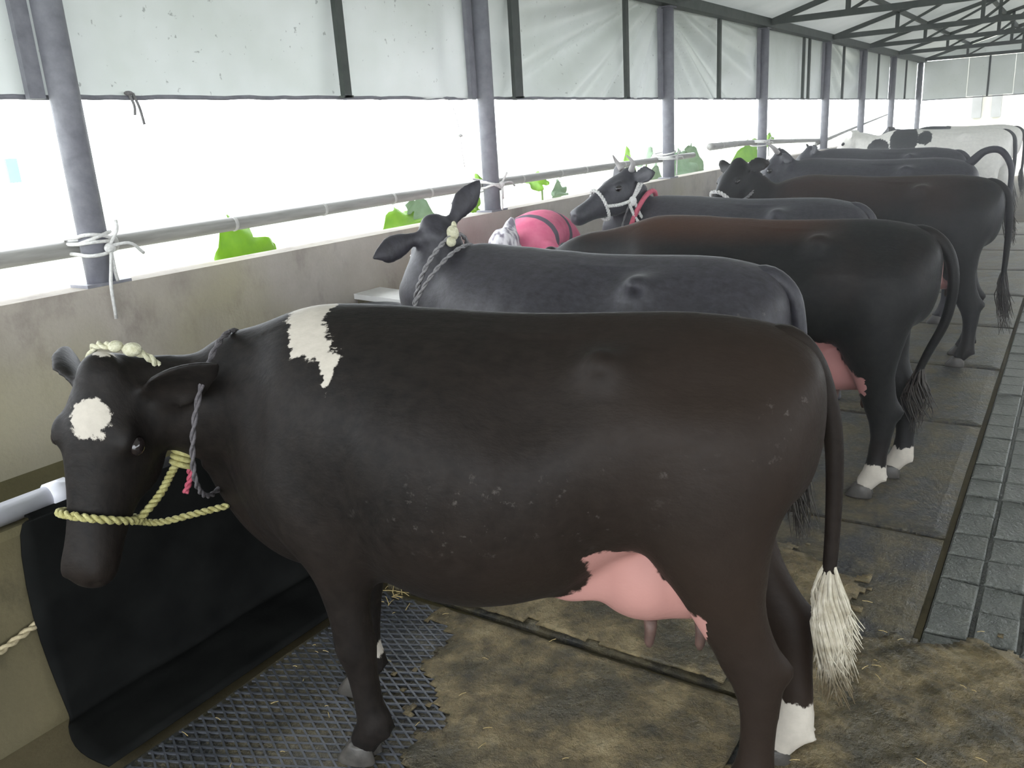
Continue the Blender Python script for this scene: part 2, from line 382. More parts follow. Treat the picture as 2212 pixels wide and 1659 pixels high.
# roof: two slopes of sheets per bay
def roof_z(y): return EAVE + .08 + SLOPE * (3.35 - y) if y >= RIDGE_Y else EAVE + .08 + SLOPE * (3.35 - 2 * RIDGE_Y + y)
ceil = S(MB().box((X0, RIDGE_Y - .10, roof_z(RIDGE_Y) + .02), (X1, RIDGE_Y + .10, roof_z(RIDGE_Y) + .05)).build('ceiling', 'roof'))
xb = [X0, -1.0] + POLES[:-1] + [X1]
for i in range(len(xb) - 1):
    for sd in (0, 1):
        ya, yb = (4.0, RIDGE_Y) if sd == 0 else (RIDGE_Y, OPP_Y - .65)
        nx = int((xb[i + 1] - xb[i]) / .06); m = MB(); V = []; F = []
        for a in range(nx + 1):
            x = xb[i] + (xb[i + 1] - xb[i]) * a / nx; z = .008 * (1 if a % 2 else -1)
            V += [(x, ya, roof_z(ya) + z), (x, yb, roof_z(yb) + z)]
        for a in range(nx): b = 2 * a; F += [(b, b + 1, b + 3, b + 2)]
        m.add(V, F).build('roof_sheet', 'roof', ceil)
S(MB().box((X0, WY - .02, EAVE - .04), (X1, WY + .10, EAVE + .06)).build('trim_1', 'truss'))
S(MB().box((X0, OPP_Y - .1, EAVE - .04), (X1, OPP_Y + .02, EAVE + .06)).build('trim_2', 'truss'))
for k, y in enumerate((2.45, 1.5, .5, -.5, -1.5, -2.7, -3.9)):
    S(MB().box((X0, y - .025, roof_z(y) - .075), (X1, y + .025, roof_z(y) - .018)).build('trim_%d' % (k + 3), 'truss'))

# ------------------------------------------------------------------ posts, trusses, struts
ORD = ['nearest', 'second', 'third', 'fourth', 'fifth', 'sixth', 'seventh', 'last']
LOOK = ['tied with white rope to the bamboo rail, at left', 'tied with white rope, behind the white-knotted cow', 'rising behind the horned cow with white halter',
        'with green leaves at its foot', 'where the bamboo rail kinks', 'beside the rising end of the bamboo', 'in front of narrow grey sheeting', 'at the far corner of the barn']
for i, x in enumerate(POLES):
    e = empty('metal_post', (x, WY + .07, WTOP)); tag(e, ORD[i] + ' grey round metal post ' + LOOK[i], 'post', 'posts along the low wall')
    r = .058
    MB().tube([(0, 0, 0), (0, 0, EAVE - WTOP - .02)], r, 16).build('shaft', 'steel', e, True)
    MB().box((-.1, -.06, -.0), (.1, .07, .012)).build('base_plate', 'steel', e)
    MB().box((-.08, -.06, EAVE - WTOP - .05), (.08, .06, EAVE - WTOP - .035)).build('top_plate', 'steel', e)
    m = MB(); m.box((-.13, .02, .75), (-.065, .05, EAVE - WTOP - .06)); m.build('angle_bar', 'steel', e)
for i, x in enumerate([-1.0] + POLES):
    if i in (1, 2): continue
    nm = {0: 'beyond the left edge'}.get(i, 'above the ' + ORD[i - 1] + ' post')
    e = empty('roof_truss', (x, WY, EAVE)); tag(e, 'grey-green steel roof truss ' + nm, 'truss', 'roof trusses')
    W_ = WY - OPP_Y
    MB().beam((0, 0, .02), (0, -W_, .02), .06, .07).build('bottom_chord', 'truss', e)
    zr = roof_z(RIDGE_Y) - EAVE - .06
    MB().beam((0, .55, roof_z(WY + .55) - EAVE - .06), (0, RIDGE_Y - WY, zr), .05, .06).build('rafter', 'truss', e)
    MB().beam((0, -W_ - .5, roof_z(OPP_Y - .5) - EAVE - .06), (0, RIDGE_Y - WY, zr), .05, .06).build('rafter', 'truss', e)
    ys = [2.45, 1.35, .2, RIDGE_Y, -2.0, -3.15, -4.25]
    for y in ys: MB().beam((0, y - WY, .02), (0, y - WY, roof_z(y) - EAVE - .07), .05, .05, (1, 0, 0)).build('web_post', 'truss', e)
    for a, b in ((2.45, 1.35), (1.35, .2), (.2, RIDGE_Y), (-4.25, -3.15), (-3.15, -2.0), (-2.0, RIDGE_Y)):
        MB().beam((0, a - WY, .03), (0, b - WY, roof_z(b) - EAVE - .08), .035, .035, (1, 0, 0)).build('brace', 'truss', e)
TZ = 1.855
for x, lb in ((3.62, 'thin dark upright bar against the widest tarpaulin'), (5.38, 'dark upright bar just right of the second post'), (7.18, 'thin upright bar between the second and third posts'),
              (9.52, 'thin upright bar between the third and fourth posts'), (12.95, 'pale-edged upright bar left of the fifth post'), (13.25, 'thin upright bar nearest the fifth post'),
              (15.4, 'thin upright bar between the fifth and sixth posts'), (18.3, 'thin upright bar between the sixth and seventh posts'), (21.4, 'farthest thin upright bar before the corner post')):
    e = tag(empty('upright_bar', (x, WY + .085, TZ)), lb, 'bar', 'upright bars of the sheeting frame')
    wd = .028 if x != 5.38 else .05
    MB().box((-wd, -.018, 0), (wd, .014, EAVE - TZ - .045)).build('flat_bar', 'truss', e)
    MB().box((-wd - .012, -.018, -.0), (wd + .012, .014, .012)).build('foot_lug', 'truss', e)

# tarpaulins
def tarp(x0, x1, kind, label, seed):
    rng = np.random.default_rng(seed); nx, nz = int((x1 - x0) / .035), 26; V = []; F = []
    ph = rng.uniform(0, 6, 6)
    def disp(x, z):
        u = (x - x0) / (x1 - x0); v = (z - TZ) / (EAVE - TZ); d = .010 * math.sin(3.1 * u * 2 + ph[0] + v) + .006 * math.sin(9 * u + 3 * v + ph[1])
        if kind == 'fan_r':    # folds sweep down-left from the upper right
            a = math.atan2((1.15 - v) * .86, (1.02 - u) * (x1 - x0)); g = math.exp(-((u - .45) / .42) ** 2); d += g * .15 * (1 - abs(math.sin(a * 7.5 + .6)) ** .7) + g * .03 * math.sin(a * 37)
        if kind == 'fan_l':    # folds sweep down-right from the upper left
            a = math.atan2((1.2 - v) * .86, (u + .12) * (x1 - x0)); d += .17 * (1 - abs(math.sin(a * 8 + .2)) ** .7) * (.45 + .55 * u) + .03 * math.sin(a * 43)
        if kind == 'buckle': d += .03 * math.exp(-((u - .90) / .035) ** 2 - ((v - .3) / .3) ** 2) + .014 * math.sin(4 * u + 2.2 * v)
        return d * (1 if v < .97 else .3) * min(1, u / .05, (1 - u) / .05)
    for a in range(nx + 1):
        x = x0 + (x1 - x0) * a / nx
        for b in range(nz + 1):
            z = TZ + (EAVE - TZ) * b / nz; V.append((x, WY + .145 + disp(x, z), z - (.004 * math.sin(a * .9 + seed) if b == 0 else 0)))
    n1 = nz + 1
    for a in range(nx):
        for b in range(nz): i = a * n1 + b; F.append((i, i + n1, i + n1 + 1, i + 1))
    e = tag(empty('tarpaulin', ((x0 + x1) / 2, WY + .14, TZ)), label, 'tarpaulin', 'tarpaulins above the opening')
    ob = mesh_obj('sheet', [(p[0] - e.location[0], p[1] - e.location[1], p[2] - TZ) for p in V], F, 'tarp', e, True)
    L = (x1 - x0) / 2; pts = [(t * L, random.uniform(-.002, .002), .004 + random.uniform(-.003, .003)) for t in np.linspace(-.995, .995, 40)]
    MB().tube(pts, .011, 6).build('hem_rod', 'steel', e, True)
    return e
TB = [(-1.0, 'flat', 'leftmost speckled tarpaulin, left of the nearest post'), (2.0, 'buckle', 'wide speckled tarpaulin right of the nearest post'), (4.95, 'fan_r', 'tarpaulin with diagonal folds right of the second post'),
      (8.07, 'fan_l', 'strongly creased shiny tarpaulin right of the third post'), (11.08, 'flat', 'smooth tarpaulin right of the fourth post'), (14.25, 'fan_l', 'creased narrow tarpaulin right of the fifth post'),
      (16.9, 'flat', 'narrow grey tarpaulin right of the sixth post'), (19.8, 'flat', 'farthest tarpaulin of the long side, before the corner')]
for i, (xa, kd, lb) in enumerate(TB):
    xe = TB[i + 1][0] if i < len(TB) - 1 else 23.3
    tarp(xa + .01, xe - .01, kd, lb, i + 3)
e = tag(empty('tarpaulin', (23.42, .0, 1.82)), 'grey tarpaulin hung across the far end of the barn', 'tarpaulin', 'tarpaulins above the opening')
m = MB()
for a in range(9):
    ya = 3.36 - a * .95; zb = .02 * (a % 2); m.add([(0, ya - .945, zb), (0, ya, zb), (0, ya, .88), (0, ya - .945, .88)], [(0, 1, 2, 3)])
m.build('sheet', 'tarp', e)
for y in (1.98, .3, -1.4): MB().box((-.03, y - .02, .0), (-.006, y + .02, .90)).build('flat_bar', 'truss', e)
MB().tube([(-.012, 3.36, .0), (-.012, 1.9, -.006), (-.012, -5, 0)], .012, 6).build('hem_rod', 'steel', e)

g = MB(); yy = [3.36, RIDGE_Y, OPP_Y]
for k in (0, 1):
    ya, yb = yy[k], yy[k + 1]; za, zb = roof_z(ya) - EAVE - .12, roof_z(yb) - EAVE - .12
    g.add([(23.46, ya, EAVE), (23.46, yb, EAVE), (23.46, yb, EAVE + zb), (23.46, ya, EAVE + max(za, .005))], [(0, 1, 2, 3)])
S(g.build('wall_gable', 'tarp'))

# strings hanging from the sheeting
def dangling(x, y, z, pts, mat, label, r=.005):
    e = tag(empty('hanging_string', (x, y, z)), label, 'string')
    for P in pts: MB().tube(catmull(P, 12), r, 6).build('strand', mat, e, True)
    MB().add(*ellipsoid((0, 0, 0), (.022, .012, .010))).build('knot', mat, e, True)
dangling(2.32, WY + .125, TZ + .02, [[(0, 0, 0), (.01, -.01, -.05), (.012, 0, -.09)], [(.02, 0, .0), (.035, -.008, -.06), (.05, 0, -.13)]], 'grey_rope', 'short frayed string dangling from the hem right of the nearest post', .006)
dangling(4.62, WY + .06, 1.62, [[(0, 0, 0), (.004, 0, -.1), (.02, 0, -.2)], [(0, 0, 0), (.0, .03, .14), (0, .08, .235)]], 'white_rope', 'thin pale string hanging in the opening left of the second post', .003)

# bamboo rails and rope ties
def bamboo(pts, r0, r1, label, nodes):
    P = catmull(pts, 40); base = P[0].copy(); e = tag(empty('bamboo_rail', tuple(base)), label, 'bamboo rail', 'bamboo rails along the opening')
    MB().tube(P - base, np.linspace(r0, r1, 40), 12).build('culm', 'bamboo', e, True)
    for t in nodes:
        i = min(int(t * 39), 38); q = P[i] - base; d = norm(P[i + 1] - P[i]); r = r0 + (r1 - r0) * t
        MB().tube([q - d * .012, q - d * .004, q + d * .004, q + d * .012], [r * .98, r * 1.12, r * 1.12, r * .98], 12).build('node_ring', 'node', e, True)
RY = WY + .175
bamboo([(.2, RY, 1.242), (2.1, RY, 1.253), (3.75, RY, 1.270), (5.2, RY, 1.28), (6.8, RY, 1.282), (9.0, RY, 1.28)], .036, .028, 'long grey bamboo rail tied to the first three posts', [.05, .14, .23, .305, .375, .44, .51, .58, .65, .72, .79, .86, .93])
bamboo([(9.45, RY - .02, 1.345), (11.08, RY, 1.33), (14.4, RY - .01, 1.235)], .04, .026, 'middle bamboo rail with a broken end, tied at the fourth post', [.14, .33, .55, .78])
bamboo([(14.1, RY - .03, 1.19), (16.9, RY, 1.36), (20.3, RY + .02, 1.56)], .03, .013, 'thin bamboo rail rising towards the far corner', [.2, .45, .7])
def tie(x, z, label, big=1.0):
    e = tag(empty('rope_tie', (x, WY + .07, z)), label, 'rope', 'rope ties on the posts')
    m = MB()
    for k in range(4):
        a0 = random.uniform(0, 6); tilt = random.uniform(-.35, .35); dz = random.uniform(-.035, .05)
        m.tube([(.068 * math.cos(a), .068 * math.sin(a) + (.08 if math.sin(a) > .2 else 0), dz + tilt * .09 * math.cos(a + a0)) for a in np.linspace(0, 2 * PI, 22, endpoint=False)], .008, 6, True)
    m.build('winding', 'white_rope', e, True)
    kn = MB(); kn.add(*ellipsoid((.02, -.075, -.01), (.024, .018, .022))).build('knot', 'white_rope', e, True)
    for P in ([(.02, -.075, 0), (.05, -.10, .06), (.06, -.09, .1 * big)], [(.02, -.08, -.02), (.0, -.085, -.10), (-.02, -.095, -.17), (-.025, -.095, -.30 * big)], [(.02, -.08, -.02), (.02, -.08, -.1), (.03, -.07, -.15 * big)], [(.03, -.08, 0), (.1, -.10, .0), (.16, -.09, -.05 * big)]):
        MB().tube(catmull(P, 12), .007, 6).build('loose_end', 'white_rope', e, True)
tie(2.0, 1.262, 'white rope knotted round the nearest post, long ends hanging over the wall')
tie(4.95, 1.29, 'white rope bundle knotted round the second post', .6)
tie(8.07, 1.30, 'white rope tied round the third post', .45)
tie(11.08, 1.325, 'white rope tied round the fourth post', .4)

# ------------------------------------------------------------------ floor mats, dung, straw
JX = [.72, 2.055, 3.36, 4.77, 5.93, 7.15, 8.45, 9.8, 11.2, 12.6, 14.0]
ML = ['rubber mat with a fine raised lattice under the nearest cow', 'dirty rubber mat under the second cow with the knotted rope', 'wet rubber mat under the white-fetlocked cow', 'rubber mat under the horned cow with red collar',
      'rubber mat under the brown-backed cow', 'sixth rubber mat along the stalls', 'seventh rubber mat along the stalls', 'eighth rubber mat along the stalls', 'ninth rubber mat along the stalls', 'tenth and farthest rubber mat']
for i in range(len(JX) - 1):
    xa, xc = JX[i] + .018, JX[i + 1] - .018; ya, yb = .285, 2.03
    nx, ny = 30, 36; V = []; F = []
    for a in range(nx + 1):
        for b in range(ny + 1):
            x = xa + (xc - xa) * a / nx; y = ya + (yb - ya) * b / ny
            edge = min(a, nx - a, b, ny - b); z = .0 - (.006 if edge == 0 else 0) + (.003 * math.sin(x * 9 + i) * math.sin(y * 7))
            V.append((x - xa, y - ya, z))
    n1 = ny + 1
    F = [(a * n1 + b, (a + 1) * n1 + b, (a + 1) * n1 + b + 1, a * n1 + b + 1) for a in range(nx) for b in range(ny)]
    t0 = len(V); loop = [a * n1 for a in range(nx + 1)] + [nx * n1 + b for b in range(1, ny + 1)] + [a * n1 + ny for a in range(nx - 1, -1, -1)] + [b for b in range(ny - 1, 0, -1)]
    for q in loop: V.append((V[q][0], V[q][1], -.021))
    L = len(loop)
    for k in range(L): F.append((loop[k], t0 + k, t0 + (k + 1) % L, loop[(k + 1) % L]))
    F.append(tuple(t0 + k for k in range(L))[::-1])
    o = mesh_obj('rubber_mat', V, F, 'mat'); o.location = (xa, ya, 0); tag(o, ML[i], 'mat', 'rubber mats in the stalls')
    if i == 0:
        st = MB(); Wx, Wy = xc - xa, yb - ya
        for an in (R(-117), R(-64)):            # two families of raised ribs, clipped to the mat
            d = np.array((math.cos(an), math.sin(an))); nr = np.array((-d[1], d[0]))
            for k in range(-80, 80):
                q = np.array((Wx / 2, Wy / 2)) + nr * k * .030; t0, t1 = -9.0, 9.0
                for ax_, lo, hi in ((0, .02, Wx - .02), (1, .02 + .55, Wy - .02)):
                    ta, tb = (lo - q[ax_]) / d[ax_], (hi - q[ax_]) / d[ax_]; t0, t1 = max(t0, min(ta, tb)), min(t1, max(ta, tb))
                if t1 - t0 > .03: st.beam((*(q + d * t0), .002), (*(q + d * t1), .001), .006, .006)
        tag(st.build('raised_ribs', 'stud', o), kind='stuff')

def noise2(x, y, s):
    return (math.sin(x * 3.1 * s + 1.3 * math.sin(y * 2.3 * s)) + math.sin(y * 4.7 * s + 1.7 * math.sin(x * 3.7 * s + 1)) + .6 * math.sin((x + y) * 9.1 * s) + .5 * math.sin((x * 1.3 - y) * 14.3 * s)) / 3.1
def litter(name, x0, x1, y0, y1, outline, amp, label, step=.016, clip=None):
    nx, ny = int((x1 - x0) / step), int((y1 - y0) / step); idx = {}; V = []; F = []; D = {}
    for a in range(nx + 1):
        for b in range(ny + 1):
            x, y = x0 + a * step, y0 + b * step; d = outline(x, y) + .13 * noise2(x, y, 1.9) + .07 * noise2(x + 3, y, 5.3) + .05 * noise2(y, x, 11.0)
            if clip and not clip(x, y): continue
            if d > 0:
                z = .004 + min(d * .12, amp) * (.75 + .5 * noise2(x * 2.3, y * 2.3, 2.1)) + .003 * noise2(x * 7, y * 7, 3) + RNG.uniform(0, .0025)
                idx[a, b] = len(V); V.append((x, y, max(z, .003)))
    for (a, b) in list(idx):
        if all(k in idx for k in ((a + 1, b), (a, b + 1), (a + 1, b + 1))): F.append((idx[a, b], idx[a + 1, b], idx[a + 1, b + 1], idx[a, b + 1]))
    me_o = mesh_obj(name, V, F, 'dung', None, True); tag(me_o, label, 'dung', kind='stuff')
    md = me_o.modifiers.new('thick', 'SOLIDIFY'); md.thickness = .005; md.offset = -1
    return me_o
litter('dung_litter', .9, 2.75, -.55, .85, lambda x, y: .62 - math.hypot((x - 1.95) / 1.15, (y - .12) / .85), .022, 'wet brown dung and trampled straw behind the nearest cow')
litter('dung_litter', 2.085, 3.3, .45, 2.0, lambda x, y: .52 - math.hypot((x - 2.55) / 1.15, (y - 1.1) / 1.6), .010, 'thin tan dung spread beyond the nearest cow udder')
litter('dung_litter', 1.0, 2.03, .60, 1.75, lambda x, y: .30 + .55 * (x - 1.75) - .75 * (y - 1.22) if y > .75 else .3, .008, 'tan dung film on the mat beneath the nearest cow belly')
sm = MB()
def stick(x, y, z, L, a, r=.0018):
    p = np.array((x, y, z)); d = np.array((math.cos(a), math.sin(a), random.uniform(-.05, .25))) * L; sm.tube([p, p + d * .5 + (0, 0, .002), p + d], r, 4)
for k in range(60):
    stick(random.gauss(2.05, .13), random.gauss(1.95, .08), .008, random.uniform(.02, .06), random.uniform(0, 6.3), .0014)
for k in range(60): stick(random.uniform(.9, 2.9), random.uniform(.7, 2.0), .012, random.uniform(.01, .03), random.uniform(0, 6.3), .001)
for k in range(40): stick(random.uniform(1.5, 2.7), random.uniform(-.3, .6), .03, random.uniform(.01, .035), random.uniform(0, 6.3), .001)
tag(sm.build('loose_straw', 'straw'), 'scattered bits of yellow straw on the stall floor', 'straw', kind='stuff')

# ------------------------------------------------------------------ manger things
def sheet():
    prof = catmull([(2.47, .628), (2.405, .632), (2.384, .60), (2.375, .30), (2.36, .05), (2.32, .012), (2.20, .010), (2.05, .009)], 26); V = []; F = []; nx = 46
    for k in range(2):
        for a in range(nx + 1):
            for b, (y, z) in enumerate(prof):
                x = 1.045 + a * .026 + (.02 * math.sin(b * .5) if a == 0 else 0) - (.10 * (b / 25) * (1 - a / nx)); wv = .006 * math.sin(x * 13 + b * .3)
                V.append((x, y - k * .008 + (wv if 4 < b < 18 else 0), z + (k * .008 if b > 17 or b < 3 else 0)))
    n = len(prof); o = (nx + 1) * n
    for a in range(nx):
        for b in range(n - 1):
            i = a * n + b; F += [(i, i + 1, i + n + 1, i + n), (o + i, o + i + n, o + i + n + 1, o + i + 1)]
    for b in range(n - 1): F += [(b, o + b, o + b + 1, b + 1), (nx * n + b, nx * n + b + 1, o + nx * n + b + 1, o + nx * n + b)]
    for a in range(nx): i = a * n; F += [(i, i + n, o + i + n, o + i), (i + n - 1, o + i + n - 1, o + i + 2 * n - 1, i + 2 * n - 1)]
    return tag(mesh_obj('dark_layer', V, F, 'black_layer', None, True), 'near-black layer over the manger front and floor beneath the nearest cow head', 'sheet')
sheet()  # near-black layer from the manger lip down onto the floor
e = tag(empty('water_pipe', (-.6, 2.46, .655)), 'white plastic pipe lying along the manger edge at the left', 'pipe')
MB().tube([(0, 0, 0), (.9, 0, .0), (1.80, 0, 0)], .033, 18).build('pipe_run', 'pipe', e, True)
MB().tube([(1.74, 0, 0), (1.80, 0, 0)], .040, 18).build('end_socket', 'pipe', e, True)
e = tag(empty('tether_rope', (.55, 2.39, .2)), 'tan tether rope slanting across the manger front at the left', 'rope')
for ph in (0, PI):
    P = catmull([(0, 0, .02), (.25, -.01, .085), (.52, -.012, .15)], 60)
    MB().tube([p + .006 * np.array((0, math.cos(i * .9 + ph), math.sin(i * .9 + ph))) for i, p in enumerate(P)], .0065, 6).build('strand', 'tan_rope', e, True)
e = tag(empty('partition_slab', (3.52, 2.9, .3)), 'pale partition slab with sloping top in the manger, behind the nearest cow back', 'slab')
V = [(-.07, -.42, 0), (.07, -.42, 0), (.07, .44, 0), (-.07, .44, 0), (-.07, -.42, .42), (.07, -.42, .42), (.09, .44, .47), (-.09, .44, .47)]
MB().add(V, [(3, 2, 1, 0), (4, 5, 6, 7), (0, 1, 5, 4), (1, 2, 6, 5), (2, 3, 7, 6), (3, 0, 4, 7)]).build('slab', 'manger', e)
MB().add([(-.09, -.44, .42), (.09, -.44, .42), (.11, .445, .47), (-.11, .445, .47), (-.09, -.44, .45), (.09, -.44, .45), (.11, .445, .50), (-.11, .445, .50)], [(3, 2, 1, 0), (4, 5, 6, 7), (0, 1, 5, 4), (1, 2, 6, 5), (2, 3, 7, 6), (3, 0, 4, 7)]).build('coping', 'white_slab', e)  # pale coping, window light on its top put into the white
e = tag(empty('feed_tub', (3.20, 3.06, .325)), 'dark round tub in the manger left of the pale slab', 'tub')
R_ = []
for z, r in ((0, .13), (.02, .15), (.40, .19), (.43, .205), (.445, .205), (.44, .19), (.40, .178), (.05, .14), (.04, .05)):
    R_.append([(r * math.cos(a), r * math.sin(a), z) for a in np.linspace(0, 2 * PI, 24, endpoint=False)])
MB().add(*rings_geo(R_)).build('bucket_wall', 'black_plastic', e, True)

# ------------------------------------------------------------------ leaves outside
def leaf_geo(L, Wd, fold=.25, wav=.03):
    V = []; F = []; nu, nv = 16, 10
    for k in (0, 1):
        for a in range(nu + 1):
            u = a / nu; hw = Wd * (math.sin(PI * min(1, u * .93 + .07) ** .8) ** .8) * (1 + .12 * math.sin(u * 23))
            for b in range(nv + 1):
                v = b / nv * 2 - 1; y = hw * v
                V.append((L * (u - .12 * abs(v) * (1 - u) * 2), y, fold * abs(y) - .35 * L * u * u + wav * math.sin(u * 9 + v * 3) * abs(v) + k * .004))
    n1 = nv + 1; o = (nu + 1) * n1
    for a in range(nu):
        for b in range(nv):
            i = a * n1 + b; F += [(i, i + 1, i + n1 + 1, i + n1), (o + i, o + i + n1, o + i + n1 + 1, o + i + 1)]
    for a in range(nu): i = a * n1; F += [(i, i + n1, o + i + n1, o + i), (i + nv, o + i + nv, o + i + n1 + nv, i + n1 + nv)]
    return V, F
def plant(x, y, leaves, label):
    e = tag(empty('leafy_plant', (x, y, -.42)), label, 'plant', 'plants outside the low wall')
    for (dx, dy, z, L, Wd, yaw, pit, roll, mat) in leaves:
        z += .42
        MB().tube(catmull([(0, 0, 0), (dx * .3, dy * .3, z * .6), (dx, dy, z)], 14), np.linspace(.018, .008, 14), 8).build('stalk', 'stem', e, True)
        lf = MB().add(*leaf_geo(L, Wd)).build('leaf', mat, e, True); lf.location = (dx, dy, z); lf.rotation_euler = (roll, pit, yaw)
plant(3.24, 3.92, [(.0, 0, 1.13, .30, .17, R(200), R(20), R(-55), 'leaf'), (.05, .1, 1.0, .25, .13, R(20), R(10), R(-40), 'leaf')], 'single bright green leaf just right of the nearest post')
plant(4.60, 3.90, [(.05, 0, 1.07, .34, .13, R(185), R(5), R(-35), 'leaf'), (.05, .05, 1.10, .30, .15, R(10), R(12), R(-60), 'leaf_pale')], 'broad green leaf peeping over the wall behind the knotted-rope cow')
plant(5.40, 3.92, [(.0, 0, 1.16, .22, .11, R(190), R(15), R(-60), 'leaf'), (.05, 0, 1.26, .16, .06, R(30), R(-10), R(-60), 'leaf')], 'pair of green leaves just left of the second post')
plant(6.5, 3.95, [(.0, 0, 1.17, .22, .09, R(95), R(-30), R(-40), 'leaf'), (.35, 0, 1.12, .18, .08, R(200), R(10), R(-55), 'leaf_pale')], 'yellowish leaves right of the second post')
plant(8.45, 3.95, [(-.08, 0, 1.12, .42, .05, R(60), R(-55), R(-60), 'leaf'), (.35, .0, 1.08, .35, .16, R(20), R(10), R(-55), 'leaf_pale'), (.5, .1, 1.26, .30, .12, R(40), R(-10), R(-50), 'leaf_pale')], 'upright yellow-green blade and pale leaves beside the third post')
plant(10.2, 4.1, [(.1, 0, 1.15, .45, .2, R(180), R(10), R(-55), 'leaf_pale'), (.2, .1, 1.2, .5, .2, R(10), R(10), R(-60), 'leaf_pale')], 'pale washed-out leaves between the third and fourth posts')
plant(12.0, 3.95, [(.55, 0, 1.19, 1.0, .20, R(186), R(12), R(-60), 'leaf'), (.9, .05, 1.12, .8, .22, R(20), R(-22), R(-55), 'leaf')], 'large green leaves rising behind the fourth post')
# pale things in the glare outside
e = tag(empty('yard_screen', (5.55, 11.0, -.42)), 'faint teal panel in the glare beyond the opening at far left', 'panel')
MB().box((-.04, -.02, 1.83), (.10, .02, 2.12)).build('panel', 'teal', e); MB().box((.01, -.02, 0), (.05, .02, 1.83)).build('leg', 'white_slab', e)
e = tag(empty('yard_building', (38, 3.3, -.42)), 'pale building with grey pillars glimpsed past the far end', 'building')
MB().box((0, -5, 0), (.3, 1.2, 5.5)).build('wall', 'pale_wall', e)
for y in (.2, -.45): MB().box((-.3, y - .16, 1.6), (-.02, y + .16, 3.2)).build('pillar', 'pale_pillar', e)

